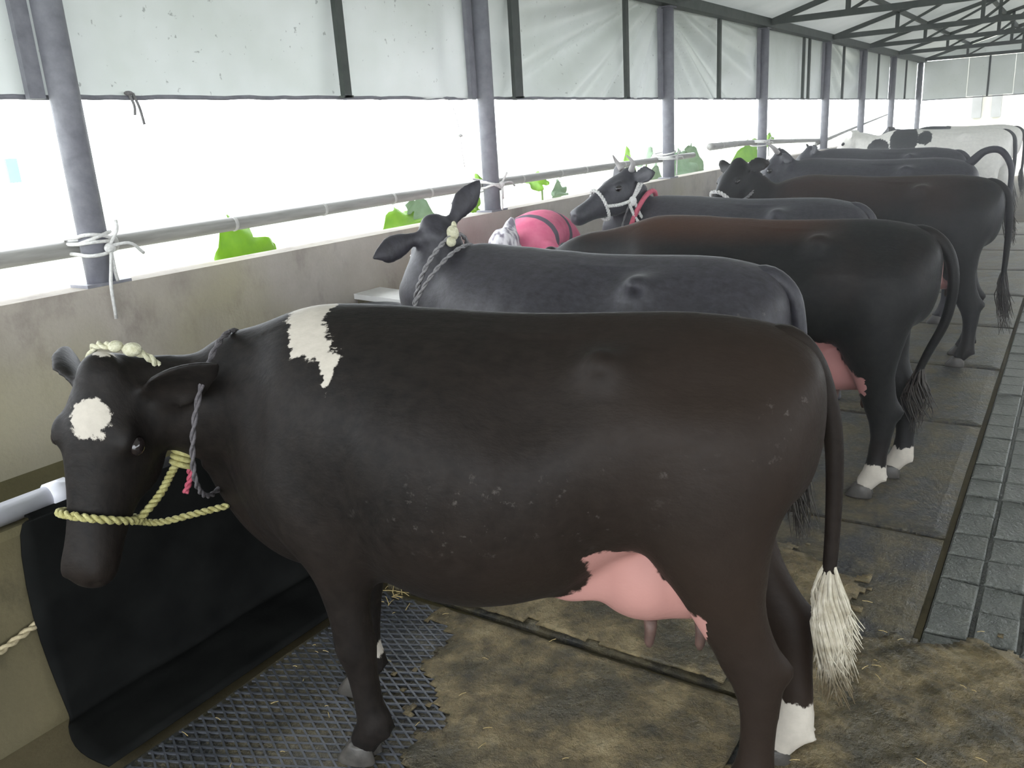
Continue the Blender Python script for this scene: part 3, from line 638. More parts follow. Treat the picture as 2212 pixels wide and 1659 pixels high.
# ------------------------------------------------------------------ cattle
HEADST = [(-.06, -.01, -.10, .045), (-.01, .028, -.15, .082), (.06, .04, -.185, .104), (.14, .036, -.205, .114), (.22, .018, -.195, .094), (.31, -.004, -.165, .072), (.39, -.018, -.150, .066), (.44, -.022, -.150, .073), (.485, -.042, -.142, .062), (.502, -.068, -.122, .035)]
def frame(yaw, pitch, roll):
    cy, sy, cp, sp = math.cos(yaw), math.sin(yaw), math.cos(pitch), math.sin(pitch)
    a = np.array((cy * cp, sy * cp, -sp)); l = np.array((-sy, cy, 0.0)); n = np.cross(a, l)
    l2 = l * math.cos(roll) + n * math.sin(roll); n2 = np.cross(a, l2); return a, l2, n2
def cow(label, loc, yaw, scale=1.0, poll=(1.72, 0, 1.24), head=(0, .5, 0), hs=.92, coat='coat_b', voxel=.013, legs=None, tail=None, horns=0, white=None, pink=None, brown=None, dirt=None,
        udder=1.0, bony=1.0, ears=((.0, 0), (.0, 0)), switch='switch_d', halter=None, fem=True, neck_mid=None, girth=1.0, switch_len=.36, es=1.0, eb=(.0, .078, -.02)):
    mb = MB(); P = np.array(poll, float); a, l, n = frame(*head)
    H = lambda x, y, z: P + hs * (a * x + l * y + n * z)
    # trunk
    st = [(-.085, 1.07, .92, .07), (-.055, 1.13, .80, .14), (.0, 1.165, .75, .19), (.09, 1.183, .715, .225), (.19, 1.190, .685, .245), (.29, 1.190, .655, .262), (.38, 1.186, .60, .275), (.47, 1.184, .535, .292), (.58, 1.186, .487, .318), (.71, 1.196, .462, .338), (.84, 1.208, .468, .328),
          (.96, 1.218, .505, .295), (1.08, 1.226, .53, .255), (1.19, 1.216, .535, .225), (1.28, 1.185, .555, .185), (1.36, 1.13, .61, .13), (1.42, 1.05, .72, .06)]
    st = catmull(st, 60); rings = []
    for x, zt, zb, wd in st:
        r = []; zc, h = (zt + zb) / 2, (zt - zb) / 2; wd *= girth
        for t in np.linspace(0, 2 * PI, 32, endpoint=False):
            c_, s_ = math.cos(t), math.sin(t); k = 1 - .30 * max(0, c_) ** 2.4 - .12 * max(0, -c_) ** 3
            r.append((x, wd * k * math.copysign(abs(s_) ** .82, s_), zc + h * math.copysign(abs(c_) ** .92, c_)))
        rings.append(r)
    mb.add(*rings_geo(rings))
    # neck
    back = H(.03, 0, -.075); nm = np.array(neck_mid, float) if neck_mid is not None else (np.array((1.30, 0, .98)) * .45 + back * .55)
    latn = norm(np.array((0, 1, 0)) * .6 + l * .4)
    mb.add(*ell_tube([((1.02, 0, .93), .26, .17), ((1.18, 0, .945), .25, .165), (tuple(np.array((1.33, 0, .965)) * .7 + nm * .3), .205, .125), (tuple(nm), .150, .096), (tuple(back * .75 + nm * .25), .108, .078), (tuple(back + a * hs * .02), .085, .068)], latn, 20, 40))
    # dewlap / brisket
    mb.add(*ell_tube([((1.08, 0, .60), .09, .09), ((1.24, 0, .585), .10, .08), ((1.37, 0, .66), .11, .055), (tuple(np.array((1.40, 0, .80)) * .6 + (nm - (0, 0, .14)) * .4), .10, .045), (tuple(nm - np.array((0, 0, .12))), .07, .04)], (0, 1, 0), 14, 26))
    # head
    hr = []
    for x, zt, zb, wd in catmull(HEADST, 30):
        zc, h = (zt + zb) / 2, (zt - zb) / 2
        hr.append([H(x, wd * math.copysign(abs(math.sin(t)) ** .85, math.sin(t)) * (1 - .30 * max(0, -math.cos(t)) ** 1.5), zc + h * math.cos(t)) for t in np.linspace(0, 2 * PI, 22, endpoint=False)])
    mb.add(*rings_geo(hr))
    mb.add(*ellipsoid(H(.0, 0, .018), (.06 * hs, .06 * hs, .034 * hs), (a, l, n)))
    for s in (1, -1):
        mb.add(*ellipsoid(H(.135, s * .088, .0), (.045 * hs, .024 * hs, .022 * hs), (a, l, n)))      # brow
        mb.add(*ellipsoid(H(.17, s * .060, -.135), (.10 * hs, .030 * hs, .06 * hs), (a, l, n)))      # jaw
        mb.add(*ellipsoid(H(.455, s * .042, -.055), (.04 * hs, .028 * hs, .028 * hs), (a, l, n)))    # nostril pad
    # ears
    for s, (up, fw) in zip((1, -1), ears):
        d = norm(l * s * math.cos(up) + n * math.sin(up) - a * .22 + a * fw); fwd = norm(a - d * np.dot(a, d)); out = np.cross(d, fwd); out = out if np.dot(out, n) > 0 else -out
        fwd = norm(fwd * .55 + n * .35 - d * np.dot(fwd * .55 + n * .35, d)); wdv = np.cross(d, fwd); er = []
        base = H(eb[0], s * eb[1], eb[2]); EL = .225 * hs * es
        for u, wv, cup in ((0, .028, .012), (.12, .034, .020), (.3, .054, .036), (.5, .064, .034), (.7, .056, .022), (.87, .036, .010), (1.0, .012, .003)):
            ring = []; c0 = base + d * EL * u
            for t in np.linspace(-1, 1, 9): ring.append(c0 + wdv * wv * hs * math.sin(t * 1.45) + fwd * hs * (cup * (1 - math.cos(t * 1.45)) * 1.2 - .013))
            for t in np.linspace(1, -1, 9): ring.append(c0 + wdv * wv * hs * .86 * math.sin(t * 1.45) + fwd * hs * (cup * (1 - math.cos(t * 1.45)) * 1.05 + .010))
            er.append(ring)
        mb.add(*rings_geo(er))
    # legs: offsets (dx, dy) of each foot: fl, fr, hl, hr
    lg = legs or {}
    hoofs = []
    for key, s in (('fl', 1), ('fr', -1)):
        dx, dy = lg.get(key, (0, 0)); fx, fy = 1.10 + dx, s * .155 + dy
        mb.add(*ell_tube([((1.12, s * .15, .98), .14, .07), ((1.13, s * .18, .80), .14, .085), ((1.08 + dx * .2, s * .18, .66), .115, .08), ((1.09 + dx * .5, s * .172 + dy * .4, .54), .078, .062), ((1.10 + dx * .7, s * .165 + dy * .7, .42), .055, .052),
                          ((1.105 + dx * .8, s * .16 + dy * .75, .35), .057, .054), ((1.10 + dx * .85, s * .16 + dy * .85, .28), .043, .041), ((fx - dx * .05, fy, .17), .041, .039), ((fx - .005, fy, .115), .050, .046), ((fx + .02, fy, .075), .043, .043), ((fx + .035, fy, .045), .043, .044)], (0, 1, 0), 16, 54))
        hoofs.append((fx + .045, fy))
        for q in (-1, 1): mb.add(*ellipsoid((fx - .045, fy + q * .02, .095), (.014, .012, .018)))
    for key, s in (('hl', 1), ('hr', -1)):
        dx, dy = lg.get(key, (0, 0)); fx, fy = .06 + dx, s * .15 + dy
        mb.add(*ell_tube([((.15, s * .12, 1.06), .13, .085), ((.15, s * .145, .95), .195, .11), ((.175, s * .160, .84), .200, .11), ((.16, s * .168, .74), .158, .098), ((.134 + dx * .2, s * .170 + dy * .15, .64), .115, .082), ((.115 + dx * .35, s * .165 + dy * .3, .56), .090, .066), ((.085 + dx * .55, s * .157 + dy * .5, .475), .077, .052), ((.06 + dx * .7, s * .152 + dy * .65, .41), .072, .046),
                          ((.048 + dx * .8, s * .150 + dy * .75, .35), .058, .044), ((.045 + dx * .88, s * .15 + dy * .85, .28), .046, .040), ((fx - .012, fy, .19), .042, .038), ((fx - .005, fy, .115), .050, .046), ((fx + .02, fy, .075), .043, .043), ((fx + .035, fy, .045), .043, .044)], (0, 1, 0), 16, 66))
        hoofs.append((fx + .045, fy))
        mb.add(*ellipsoid((.0 + dx * .7, s * .152 + dy * .65, .405), (.032, .022, .045)))
        for q in (-1, 1): mb.add(*ellipsoid((fx - .052, fy + q * .02, .095), (.014, .012, .018)))
    for s in (1, -1):
        mb.add(*ellipsoid((.385, s * .178, 1.128), (.06, .045 * bony, .045)))                 # hook bone
        mb.add(*ellipsoid((-.03, s * .085, 1.06), (.05, .042, .05)))                          # pin bone
        mb.add(*ellipsoid((1.10, s * .165, .90), (.10, .07, .20)))                            # shoulder
    mb.add(*ell_tube([((-.0, 0, 1.14), .035, .04), ((.2, 0, 1.178), .03, .045), ((.6, 0, 1.178), .03, .04), ((1.08, 0, 1.205), .03, .035), ((1.2, 0, 1.17), .03, .04), (tuple(np.array((1.33, 0, 1.08)) * .7 + nm * .3), .05, .05)], (0, 1, 0), 10, 30))
    if udder > 0:
        k = udder
        mb.add(*ellipsoid((.315, 0, .575), (.155 * k, .165, .140 * k))); mb.add(*ellipsoid((.22, 0, .56), (.12 * k, .14, .115 * k)))
        for q in (1, -1): mb.add(*ell_tube([((.36, q * .07, .60), .075, .06), ((.44, q * .08, .55), .045, .055), ((.52, q * .085, .525), .03, .05)], (0, 1, 0), 10, 12))
    def wsm(V):   # blend the trunk more than head, ears and feet
        hd = np.linalg.norm(V - H(.15, 0, -.06), axis=1); w_ = np.clip((V[:, 2] - .40) / .16, .08, 1) * np.clip((hd - .24) / .14, .16, 1)
        w_ = np.where((np.abs(V[:, 1]) < .2) & (V[:, 0] > .1) & (V[:, 0] < .55) & (V[:, 2] < .68), np.minimum(w_, .25), w_); return w_
    me, V, N = remesh(mb, voxel, 4, wsm, int(70 * (.0095 / voxel) ** 2))
    # hollows and rib lines
    for cx, cy, cz, rx, rz, dep in ((.54, .20, 1.04, .115, .10, .028 * bony), (.17, .17, 1.09, .10, .05, .014), (.965, .27, .80, .05, .18, .012), (.42, .27, .74, .05, .12, .016), (1.23, .17, .95, .05, .16, .012)):
        g = np.exp(-((V[:, 0] - cx) / rx) ** 2 - ((V[:, 2] - cz) / rz) ** 2) * (np.abs(V[:, 1]) > cy * .45)
        V = V - N * (dep * g)[:, None]
    rib = np.exp(-((V[:, 0] - .80) / .2) ** 2 - ((V[:, 2] - .86) / .2) ** 2) * np.sin((V[:, 0] + .25 * V[:, 2]) * 62)
    V = V + N * (.0035 * bony * rib * (np.abs(V[:, 1]) > .12))[:, None]
    for s in (1, -1):                                                                        # nostrils, mouth
        q = np.linalg.norm(V - H(.487, s * .036, -.062), axis=1); V = V - N * (.012 * np.exp(-(q / .014) ** 2))[:, None]
    me.vertices.foreach_set('co', V.ravel()); me.update()
    root = empty('cow', (loc[0], loc[1], 0), yaw + PI / 2); root.scale = (scale,) * 3; tag(root, label, 'cow', 'cows standing in the stall row')
    nz = RNG.normal(0, .004, len(V))
    hl = (V - P) @ np.stack([a, l, n]).T / hs        # head-space coordinates
    ctx = dict(V=V, h=hl)
    for nm_, fn in (('white', white), ('pink', pink), ('brown', brown), ('dirt', dirt)):
        val = np.full(len(V), -1.0 if nm_ in ('white', 'pink') else 0.0) if fn is None else fn(ctx)
        if nm_ == 'pink' and udder > 0 and fn is None: val = udder_mask(V)
        at = me.attributes.new(nm_, 'FLOAT', 'POINT'); at.data.foreach_set('value', np.asarray(val, np.float32))
    me.polygons.foreach_set('use_smooth', [True] * len(me.polygons)); me.name = 'body'
    me.materials.clear(); me.materials.append(MAT[coat])
    body = bpy.data.objects.new('body', me); COL.objects.link(body); body.parent = root
    # hooves: two claws per foot
    for hx, hy in hoofs:
        m = MB()
        for q in (-1, 1):
            c = np.array((hx, hy + q * .024)); rr = []
            for z, f0, b0, w_ in ((0.0, .062, .048, .023), (.006, .063, .050, .0235), (.03, .046, .046, .0225), (.055, .026, .040, .020), (.062, .018, .034, .016)):
                rr.append([(c[0] + (f0 if math.cos(t) > 0 else b0) * math.cos(t), c[1] + w_ * math.sin(t), z) for t in np.linspace(0, 2 * PI, 14, endpoint=False)])
            m.add(*rings_geo(rr))
        m.build('hoof', 'hoof', root, True)
    # eyes
    for s in (1, -1):
        m = MB(); m.add(*ellipsoid(H(.150, s * .105, -.022), (.024 * hs, .016 * hs, .019 * hs), (a, l, n))); m.build('eye', 'eye', root, True)
    if horns:
        for s in (1, -1):
            Q = [H(-.0, s * .065, .035), H(-.005, s * (.105), .035 + .4 * horns), H(.0, s * (.110), .03 + .8 * horns), H(.012, s * .092, .03 + 1.15 * horns)]
            MB().tube(catmull(Q, 14), np.linspace(.022, .004, 14) * hs, 10).build('horn', 'horn', root, True)
    if udder > 0:
        for tx, ty in ((.30, .08), (.31, -.075), (.18, .07), (.20, -.07)):
            z0 = .575 - .122 * udder; zc = z0
            MB().tube([(tx, ty, zc + .01), (tx, ty, zc - .02), (tx + .004, ty, zc - .055), (tx + .004, ty, zc - .068)], [.017, .015, .012, .006], 10).build('teat', 'teat' if fem else 'skin', root, True)
    # tail
    tp = tail or [(.12, 0, 1.09), (.01, 0, 1.14), (-.075, 0, 1.09), (-.105, 0, .99), (-.115, 0, .85), (-.115, 0, .68), (-.11, 0, .52)]
    TPs = catmull(tp, 30); rr = np.interp(np.linspace(0, 1, 30), [0, .12, .35, 1], [.045, .036, .026, .015])
    tl = MB().tube(TPs, rr, 10).build('tail', coat, root, True)
    for nm_, v_ in (('white', -1), ('pink', -1), ('brown', .3 if coat == 'coat_a' else 0), ('dirt', 0)):
        at = tl.data.attributes.new(nm_, 'FLOAT', 'POINT'); at.data.foreach_set('value', np.full(len(tl.data.vertices), v_, np.float32))
    e0 = TPs[-1]; d0 = norm(TPs[-1] - TPs[-3]); sw = MB(); L = switch_len
    for k in range(620 if voxel < .011 else 70):
        th = random.uniform(0, 2 * PI); sp = random.uniform(0, 1) ** .6; o_ = np.array((math.cos(th), math.sin(th), 0)); Lk = L * random.uniform(.4, 1.0) ** .8
        st_ = e0 - d0 * random.uniform(0, .10) + o_ * .010 * sp
        drop = np.array((0, 0, -1.0)); p1 = st_ + (d0 * .4 + drop * .6) * Lk * .35 + o_ * .026 * sp; p2 = st_ + drop * Lk * .7 + o_ * .028 * sp + np.array((-.02, 0, 0)); p3 = st_ + drop * Lk + o_ * .018 * sp + np.array((-.045, 0, 0)) * random.uniform(0, 1.4)
        sw.tube(catmull([st_, p1, p2, p3], 7), [.003, .003, .0028, .0025, .002, .0015, .0008], 4)
    sw.build('tail_switch', switch, tl)
    if halter: halter(root, H, dict(a=a, l=l, n=n, nm=nm, back=back, hs=hs))
    return root, H
MAT['teat'] = simple('teat_skin', (.07, .042, .035), (.12, .07, .055), 30, .6)
def udder_mask(V):
    p = sd_poly(V[:, 0], V[:, 2], [(.56, .46), (.56, .51), (.46, .555), (.425, .60), (.43, .69), (.375, .70), (.315, .69), (.26, .61), (.20, .56), (.10, .56), (.10, .432), (.26, .425), (.45, .38)])
    return np.where(np.abs(V[:, 1]) < np.where((V[:, 0] < .16) & (V[:, 2] < .60), .10, np.where((V[:, 2] < .475) & (V[:, 0] < .24), .135, .26)), p, -1)
def band(H, x, w_=.004, n=26, zt=None, zb=None, half=None):
    """points of a rope ring hugging the head at station x"""
    s = np.array(HEADST); zt_, zb_, hw = [np.interp(x, s[:, 0], s[:, i]) for i in (1, 2, 3)]; zc, h = (zt_ + zb_) / 2, (zt_ - zb_) / 2
    return [H(x, (hw + w_ + .006) * math.copysign(abs(math.sin(t)) ** .85, math.sin(t)), zc + (h + w_ + .008) * math.cos(t)) for t in np.linspace(0, 2 * PI, n, endpoint=False)]
def twist(pts, r, n=60, pitch=.8, twin=True):
    m = MB(); P = catmull(pts, n); T = np.gradient(P, axis=0); T /= np.linalg.norm(T, axis=1)[:, None] + 1e-9
    ref = np.array((.3, .5, .8)); U = np.cross(T, ref); U /= np.linalg.norm(U, axis=1)[:, None]; Wv = np.cross(T, U)
    for ph in ((0, PI) if twin else (0,)):
        an = np.arange(n) * pitch + ph; m.tube(P + r * .55 * (U * np.cos(an)[:, None] + Wv * np.sin(an)[:, None]), r * .62, 6)
    return m
def neck_ring(c, ax, rv, rl, up, n=28, sag=0):
    ax = norm(ax); L = norm(np.cross(up, ax)); U = np.cross(ax, L); return [np.array(c) + U * rv * math.cos(t) + L * rl * math.sin(t) - ax * sag * (1 - math.cos(t)) * .5 for t in np.linspace(0, 2 * PI, n)]

# --- cow 1, nearest
def w1(c):
    V, h = c['V'], c['h']
    p = sd_poly(V[:, 0], V[:, 2], [(1.26, 1.30), (1.08, 1.30), (1.07, 1.20), (1.02, 1.15), (.99, 1.14), (1.01, 1.06), (1.045, 1.125), (1.08, 1.13), (1.13, 1.13), (1.165, 1.19), (1.22, 1.22)])
    p = np.where(V[:, 1] > -.05, p, -1)
    star = np.where(h[:, 2] > -.06, np.minimum(.040 - np.hypot((h[:, 0] - .11) * .8, h[:, 1] - .008) * .75 - .012 * np.abs(h[:, 0] - .09) / .05, 1), -1)
    pollw = np.where((h[:, 2] > 0), .035 - np.hypot(h[:, 0] + .075, h[:, 1] - .0), -1)
    hrl = np.where((V[:, 1] < .05) & (V[:, 0] < .25) & (V[:, 2] < .22), np.minimum(.195 - V[:, 2], .1), -1)
    leg = np.where((V[:, 1] < 0) & (V[:, 0] > .9) & (V[:, 2] < .20), .02 - np.abs(V[:, 2] - .16), -1)
    esc = np.where((V[:, 0] < -.05) & (np.abs(V[:, 1]) < .035), .03 - np.abs(V[:, 2] - .88) * .4, -1)
    return np.maximum.reduce([p, star, pollw, hrl, leg, esc])
def b1(c):
    V = c['V']; return np.clip(1.0 - V[:, 0] * 1.1, 0, 1) * .7 + .25 * np.exp(-((V[:, 2] - .6) / .15) ** 2)
def d1(c):
    V = c['V']; return np.clip(np.exp(-((V[:, 0] - .62) / .28) ** 2 - ((V[:, 2] - .82) / .09) ** 2) + np.exp(-((V[:, 0] - .18) / .2) ** 2 - ((V[:, 2] - .93) / .02) ** 2) + .8 * np.exp(-((V[:, 0] + .0) / .06) ** 2 - ((V[:, 2] - 1.03) / .05) ** 2), 0, 1) * .8
def h1(root, H, k):
    nb = band(H, .325, .006); e = twist(nb + [nb[0]], .010, 120).build('halter', 'yellow_rope', root, True); e['label'] = 'yellow rope halter with wound knot'
    twist([H(.325, .082, -.11), H(.26, .105, -.14), H(.20, .118, -.155), H(.15, .132, -.165)], .010).build('cheek_rope', 'yellow_rope', e, True)
    twist([H(.335, .02, -.185), H(.33, .08, -.20), H(.30, .15, -.235), H(.27, .215, -.275)], .009).build('loose_end', 'yellow_rope', e, True)
    twist([H(.15, .132, -.165), H(.07, .128, -.14), H(.0, .118, -.08), H(-.05, .095, -.04), H(-.068, .05, -.005), H(-.07, 0, .008), H(-.06, -.06, -.02), H(.02, -.12, -.1)], .010).build('poll_rope', 'cream_rope', e, True)
    m = MB()
    for q in range(5): m.tube([H(.18 - q * .014 + .004 * math.cos(t), .132 + .022 * math.cos(t), -.165 + .024 * math.sin(t)) for t in np.linspace(0, 2 * PI, 16, endpoint=False)], .008, 6, True)
    m.build('knot', 'yellow_rope', e, True)
    m = MB(); m.add(*ellipsoid(H(-.068, .06, .0), (.026, .02, .018))); m.add(*ellipsoid(H(-.07, .025, .012), (.018, .018, .015))); m.build('poll_knot', 'cream_rope', e, True)
    twist([H(.17, .14, -.18), H(.21, .14, -.20), H(.25, .135, -.20)], .008, 20).build('red_cord', 'red_strap', e, True)
    c = k['back'] * .55 + k['nm'] * .45; ax = k['back'] - k['nm']
    cl = twist(neck_ring(k['nm'] + np.array((-.085, -.01, -.03)), ax * .5 + np.array((.14, 0, 0)), .225, .165, np.array((0, 0, 1.0)), 30, -.06), .007, 120).build('collar', 'dark_strap', root, True); cl['label'] = 'dark rope collar hanging loose'
C1YAW = R(18.1)
cow('nearest cow, dark brown-black with white shoulder patch, forehead star and pink udder', (1.81, .49), C1YAW, 1.0, poll=(1.64, .19, 1.085), head=(R(80), R(64), R(-13)), hs=1.08, coat='coat_a', voxel=.0095,
    legs=dict(fl=(-.065, 0), fr=(.07, .04), hl=(.0, 0.0), hr=(-.10, .11)), tail=[(.12, 0, 1.09), (.02, 0, 1.14), (-.045, 0, 1.10), (-.085, 0, 1.0), (-.105, .0, .88), (-.11, .0, .70), (-.105, 0, .51)], white=w1, brown=b1, dirt=d1,
    ears=((R(20), -.12), (R(-40), -.25)), es=1.25, eb=(.03, .088, -.04), switch='switch_w', halter=h1, neck_mid=(1.47, .06, .97), switch_len=.30)
# --- cow 2, seen from behind the head
def h2(root, H, k):
    ax = np.array((.87, 0, .48)); c = np.array((1.30, .03, 1.09))
    rg0 = neck_ring(c, ax, .20, .155, np.array((0, 0, 1.0)), 30, .02); e = twist(neck_ring(c, ax, .20, .155, np.array((0, 0, 1.0)), 30, .02), .009, 120).build('halter', 'grey_rope', root, True); e['label'] = 'twisted grey rope with yellowish knot at the poll'
    twist(neck_ring(c - norm(ax) * .05 + np.array((0, 0, -.02)), ax, .205, .165, np.array((0, 0, 1.0)), 30, -.05), .008, 120).build('neck_rope', 'grey_rope', e, True)
    q = np.array(rg0[0]) + np.array((0, .02, .01)); m = MB(); m.add(*ellipsoid(q, (.026, .022, .03))); m.add(*ellipsoid(q + np.array((-.01, .03, -.03)), (.02, .02, .02))); m.add(*ellipsoid(q + np.array((0, -.012, .025)), (.012, .01, .02))); m.build('poll_knot', 'cream_rope', e, True)
    twist([c + np.array((0, .10, -.14)), c + np.array((.01, .11, -.19)), c + np.array((.0, .11, -.25))], .010, 24).build('hanging_end', 'red_strap', e, True)
cow('second cow, all black, head turned to the wall with one long ear towards us', (2.68, .80), R(2), .985, poll=(1.31, .03, 1.30), head=(R(-48), R(40), R(-20)), hs=.92, coat='coat_b', voxel=.012,
    ears=((R(-8), .1), (R(28), -.1)), es=1.15, bony=1.2, udder=0, halter=h2, brown=lambda c: np.full(len(c['V']), .1),
    dirt=lambda c: np.exp(-((c['V'][:, 0] - .0) / .08) ** 2 - ((c['V'][:, 2] - 1.0) / .09) ** 2), neck_mid=(1.34, .04, 1.05), girth=.95)
# --- cow 3, russet back with sunlight put into its brown, white fetlocks, pink udder
def w3(c):
    V = c['V']; return np.where((V[:, 0] < .3) & (V[:, 2] < .22), .155 - V[:, 2], -1)
def p3(c):
    V = c['V']; vul = np.where(np.abs(V[:, 1]) < .05, sd_ell(V, (-.10, 0, .97), (.06, .045, .06)), -1); esc = np.where((V[:, 0] < .02) & (np.abs(V[:, 1]) < .035), .03 - np.abs(V[:, 2] - .86) * .3, -1)
    return np.maximum.reduce([udder_mask(V), vul])
cow('third cow with back tinted russet as if sunlit, pink udder and white hind fetlocks', (3.78, .50), R(5), .985, poll=(1.72, -.02, 1.02), head=(R(0), R(60), 0), coat='coat_c', voxel=.012, legs=dict(hl=(.06, -.01), hr=(-.03, .02)), white=w3, pink=p3,
    brown=lambda c: np.clip((c['V'][:, 2] - 1.10) * 10, 0, 1) * np.clip((c['V'][:, 0] - .25) * 4, 0, 1), udder=1.0, tail=[(.12, 0, 1.09), (.01, 0, 1.14), (-.085, 0, 1.08), (-.125, -.0, .95), (-.11, -.01, .78), (-.05, -.03, .62), (.0, -.03, .48)], switch_len=.25, neck_mid=(1.5, 0, 1.0))
# --- cow 4, horned with white halter and red collar
def h4(root, H, k):
    nb = band(H, .27, .006); e = twist(nb + [nb[0]], .010, 110).build('halter', 'white_rope', root, True); e['label'] = 'white rope halter with a bow knot'
    twist([H(.27, .095, -.09), H(.19, .125, -.115), H(.10, .125, -.13)], .010).build('cheek_rope', 'white_rope', e, True)
    for dz in (0, .025): twist([H(.10, .12, -.13), H(.02, .115, -.09 + dz), H(-.06, .10, -.03 + dz)], .008).build('crown_rope', 'white_rope', e, True)
    m = MB(); m.add(*ellipsoid(H(.10, .128, -.135), (.025, .02, .03))); m.build('knot', 'white_rope', e, True)
    for dx in (-.01, .03): twist([H(.10 + dx, .128, -.14), H(.10 + dx, .14, -.24), H(.07 + dx, .15, -.34)], .009).build('loose_end', 'white_rope', e, True)
    c = np.array((1.28, .03, 1.12)); ax = np.array((.90, 0, .44))
    cl = MB().tube(neck_ring(c - np.array((.02, 0, .03)), ax, .185, .155, np.array((0, 0, 1.0)), 36, .03)[:-1], .015, 8, True).build('collar', 'red_strap', root, True); cl['label'] = 'faded red collar'
    twist(neck_ring(c + norm(ax) * .045 - np.array((0, 0, .02)), ax, .19, .14, np.array((0, 0, 1.0)), 36, .04), .006, 90).build('neck_cord', 'grey_rope', cl, True)
cow('fourth cow, grey-black with two short upright horns, white halter and red collar', (4.85, .98), R(2), .98, poll=(1.31, .08, 1.36), head=(R(52), R(22), R(0)), coat='coat_b', voxel=.012, horns=.10, ears=((R(5), .0), (R(10), .0)), halter=h4, udder=0, bony=1.2, neck_mid=(1.30, .03, 1.10))
# --- cow 5, brown-backed, white muzzle rope
def h5(root, H, k):
    nb = band(H, .29, .008); e = twist(nb + [nb[0]], .013, 90).build('halter', 'white_rope', root, True); e['label'] = 'white rope over the muzzle'
    twist([H(.29, .09, -.09), H(.22, .12, -.15), H(.1, .13, -.17), H(-.05, .12, -.16)], .010).build('cheek_rope', 'grey_rope', e, True)
    twist([H(.29, .09, -.13), H(.30, .12, -.19), H(.31, .13, -.22)], .012, 20).build('loose_end', 'white_rope', e, True)
cow('fifth cow, brown-backed and dark, face turned to us with white rope over its muzzle', (6.08, .44), R(4), 1.0, poll=(1.56, .05, 1.31), head=(R(58), R(42), R(4)), coat='coat_c', voxel=.014, ears=((R(-5), 0), (R(0), 0)), halter=h5, udder=.8,
    brown=lambda c: np.clip((c['V'][:, 2] - .95) * 3, 0, 1) * .6 * np.clip((c['V'][:, 0] - .0) * 3, 0, 1) * np.clip((1.4 - c['V'][:, 0]) * 4, 0, 1), neck_mid=(1.42, .02, 1.08))
# --- farther cows
cow('sixth cow, blue-black with two thin horns, its tail arched out', (7.3, .70), R(0), 1.04, poll=(1.33, .05, 1.26), head=(R(20), R(45), 0), coat='coat_b', voxel=.016, horns=.13, ears=((R(-15), 0), (R(10), 0)), udder=0,
    tail=[(.10, 0, 1.08), (-.01, 0, 1.15), (-.10, 0, 1.23), (-.2, 0, 1.23), (-.27, 0, 1.12), (-.28, 0, .97), (-.28, 0, .87)], neck_mid=(1.3, .02, 1.06))
cow('seventh cow, plain black, mostly hidden behind the cow with the arched tail', (9.3, .98), R(0), 1.04, poll=(1.02 + .3, .05, 1.22), head=(R(25), R(40), 0), coat='coat_b', voxel=.018, udder=0, ears=((R(10), 0), (R(10), 0)), neck_mid=(1.3, .02, 1.05),
    white=lambda c: np.where((c['V'][:, 0] < .05), .03 - np.abs(c['V'][:, 2] - 1.0), -1))
def w9(c):
    V = c['V']; b = np.minimum.reduce([np.hypot((V[:, 0] - 1.02) / .9, (V[:, 2] - 1.10)) - .17, np.hypot((V[:, 0] - .80), (V[:, 2] - 1.12)) - .075, np.hypot((V[:, 0] - 1.30), (V[:, 2] - 1.0)) - .13]); return b
cow('pale white cow with black shoulder patches standing near the far end', (12.6, .82), R(3), 1.12, poll=(1.62, .0, 1.2), head=(R(0), R(45), 0), coat='coat_w', voxel=.018, white=w9, udder=.9)
cow('farthest pale cow, mostly hidden at the right edge', (15.2, .85), R(0), 1.10, poll=(1.62, .0, 1.2), head=(R(0), R(45), 0), coat='coat_w', voxel=.02, white=lambda c: .3 - np.abs(c['V'][:, 0] - .3) + .2, udder=.8)

# ------------------------------------------------------------------ person bending in the manger
pr = tag(empty('person', (4.62, 2.80, .30)), 'person bending over the manger in a pink striped shirt and white headcloth', 'person')
mb = MB()
mb.add(*ell_tube([((.16, 0, .50), .13, .165), ((.12, 0, .62), .135, .165), ((.0, 0, .685), .135, .165), ((-.15, 0, .68), .13, .19), ((-.28, 0, .62), .11, .17), ((-.34, 0, .58), .06, .07)], (0, 1, 0), 20, 34))
for s in (1, -1):
    mb.add(*ell_tube([((.15, s * .09, .55), .10, .085), ((.08, s * .11, .40), .085, .08), ((-.04, s * .13, .30), .065, .062), ((.04, s * .12, .16), .052, .05), ((.06, s * .12, .05), .038, .036)], (0, 1, 0), 14, 28))
    mb.add(*ell_tube([((.06, s * .12, .05), .04, .036), ((.0, s * .125, .03), .03, .04), ((-.10, s * .13, .018), .018, .036)], (0, 1, 0), 12, 12))
    mb.add(*ell_tube([((-.26, s * .16, .62), .06, .06), ((-.34, s * .20, .46), .046, .046), ((-.42, s * .15, .30), .036, .036), ((-.46, s * .10, .20), .026, .028), ((-.48, s * .09, .15), .028, .02)], (0, 1, 0), 12, 26))
    for q in range(4): mb.add(*tube_geo([(-.48, s * (.07 + q * .014), .15), (-.492, s * (.068 + q * .014), .11 - .004 * (q % 2)), (-.485, s * (.068 + q * .014), .085)], [.009, .008, .007], 8))
    mb.add(*tube_geo([(-.47, s * .065, .165), (-.478, s * .045, .14), (-.485, s * .04, .115)], [.010, .009, .007], 8))
mb.add(*ell_tube([((-.32, 0, .60), .055, .055), ((-.40, 0, .63), .052, .055), ((-.44, 0, .65), .05, .05)], (0, 1, 0), 12, 12))
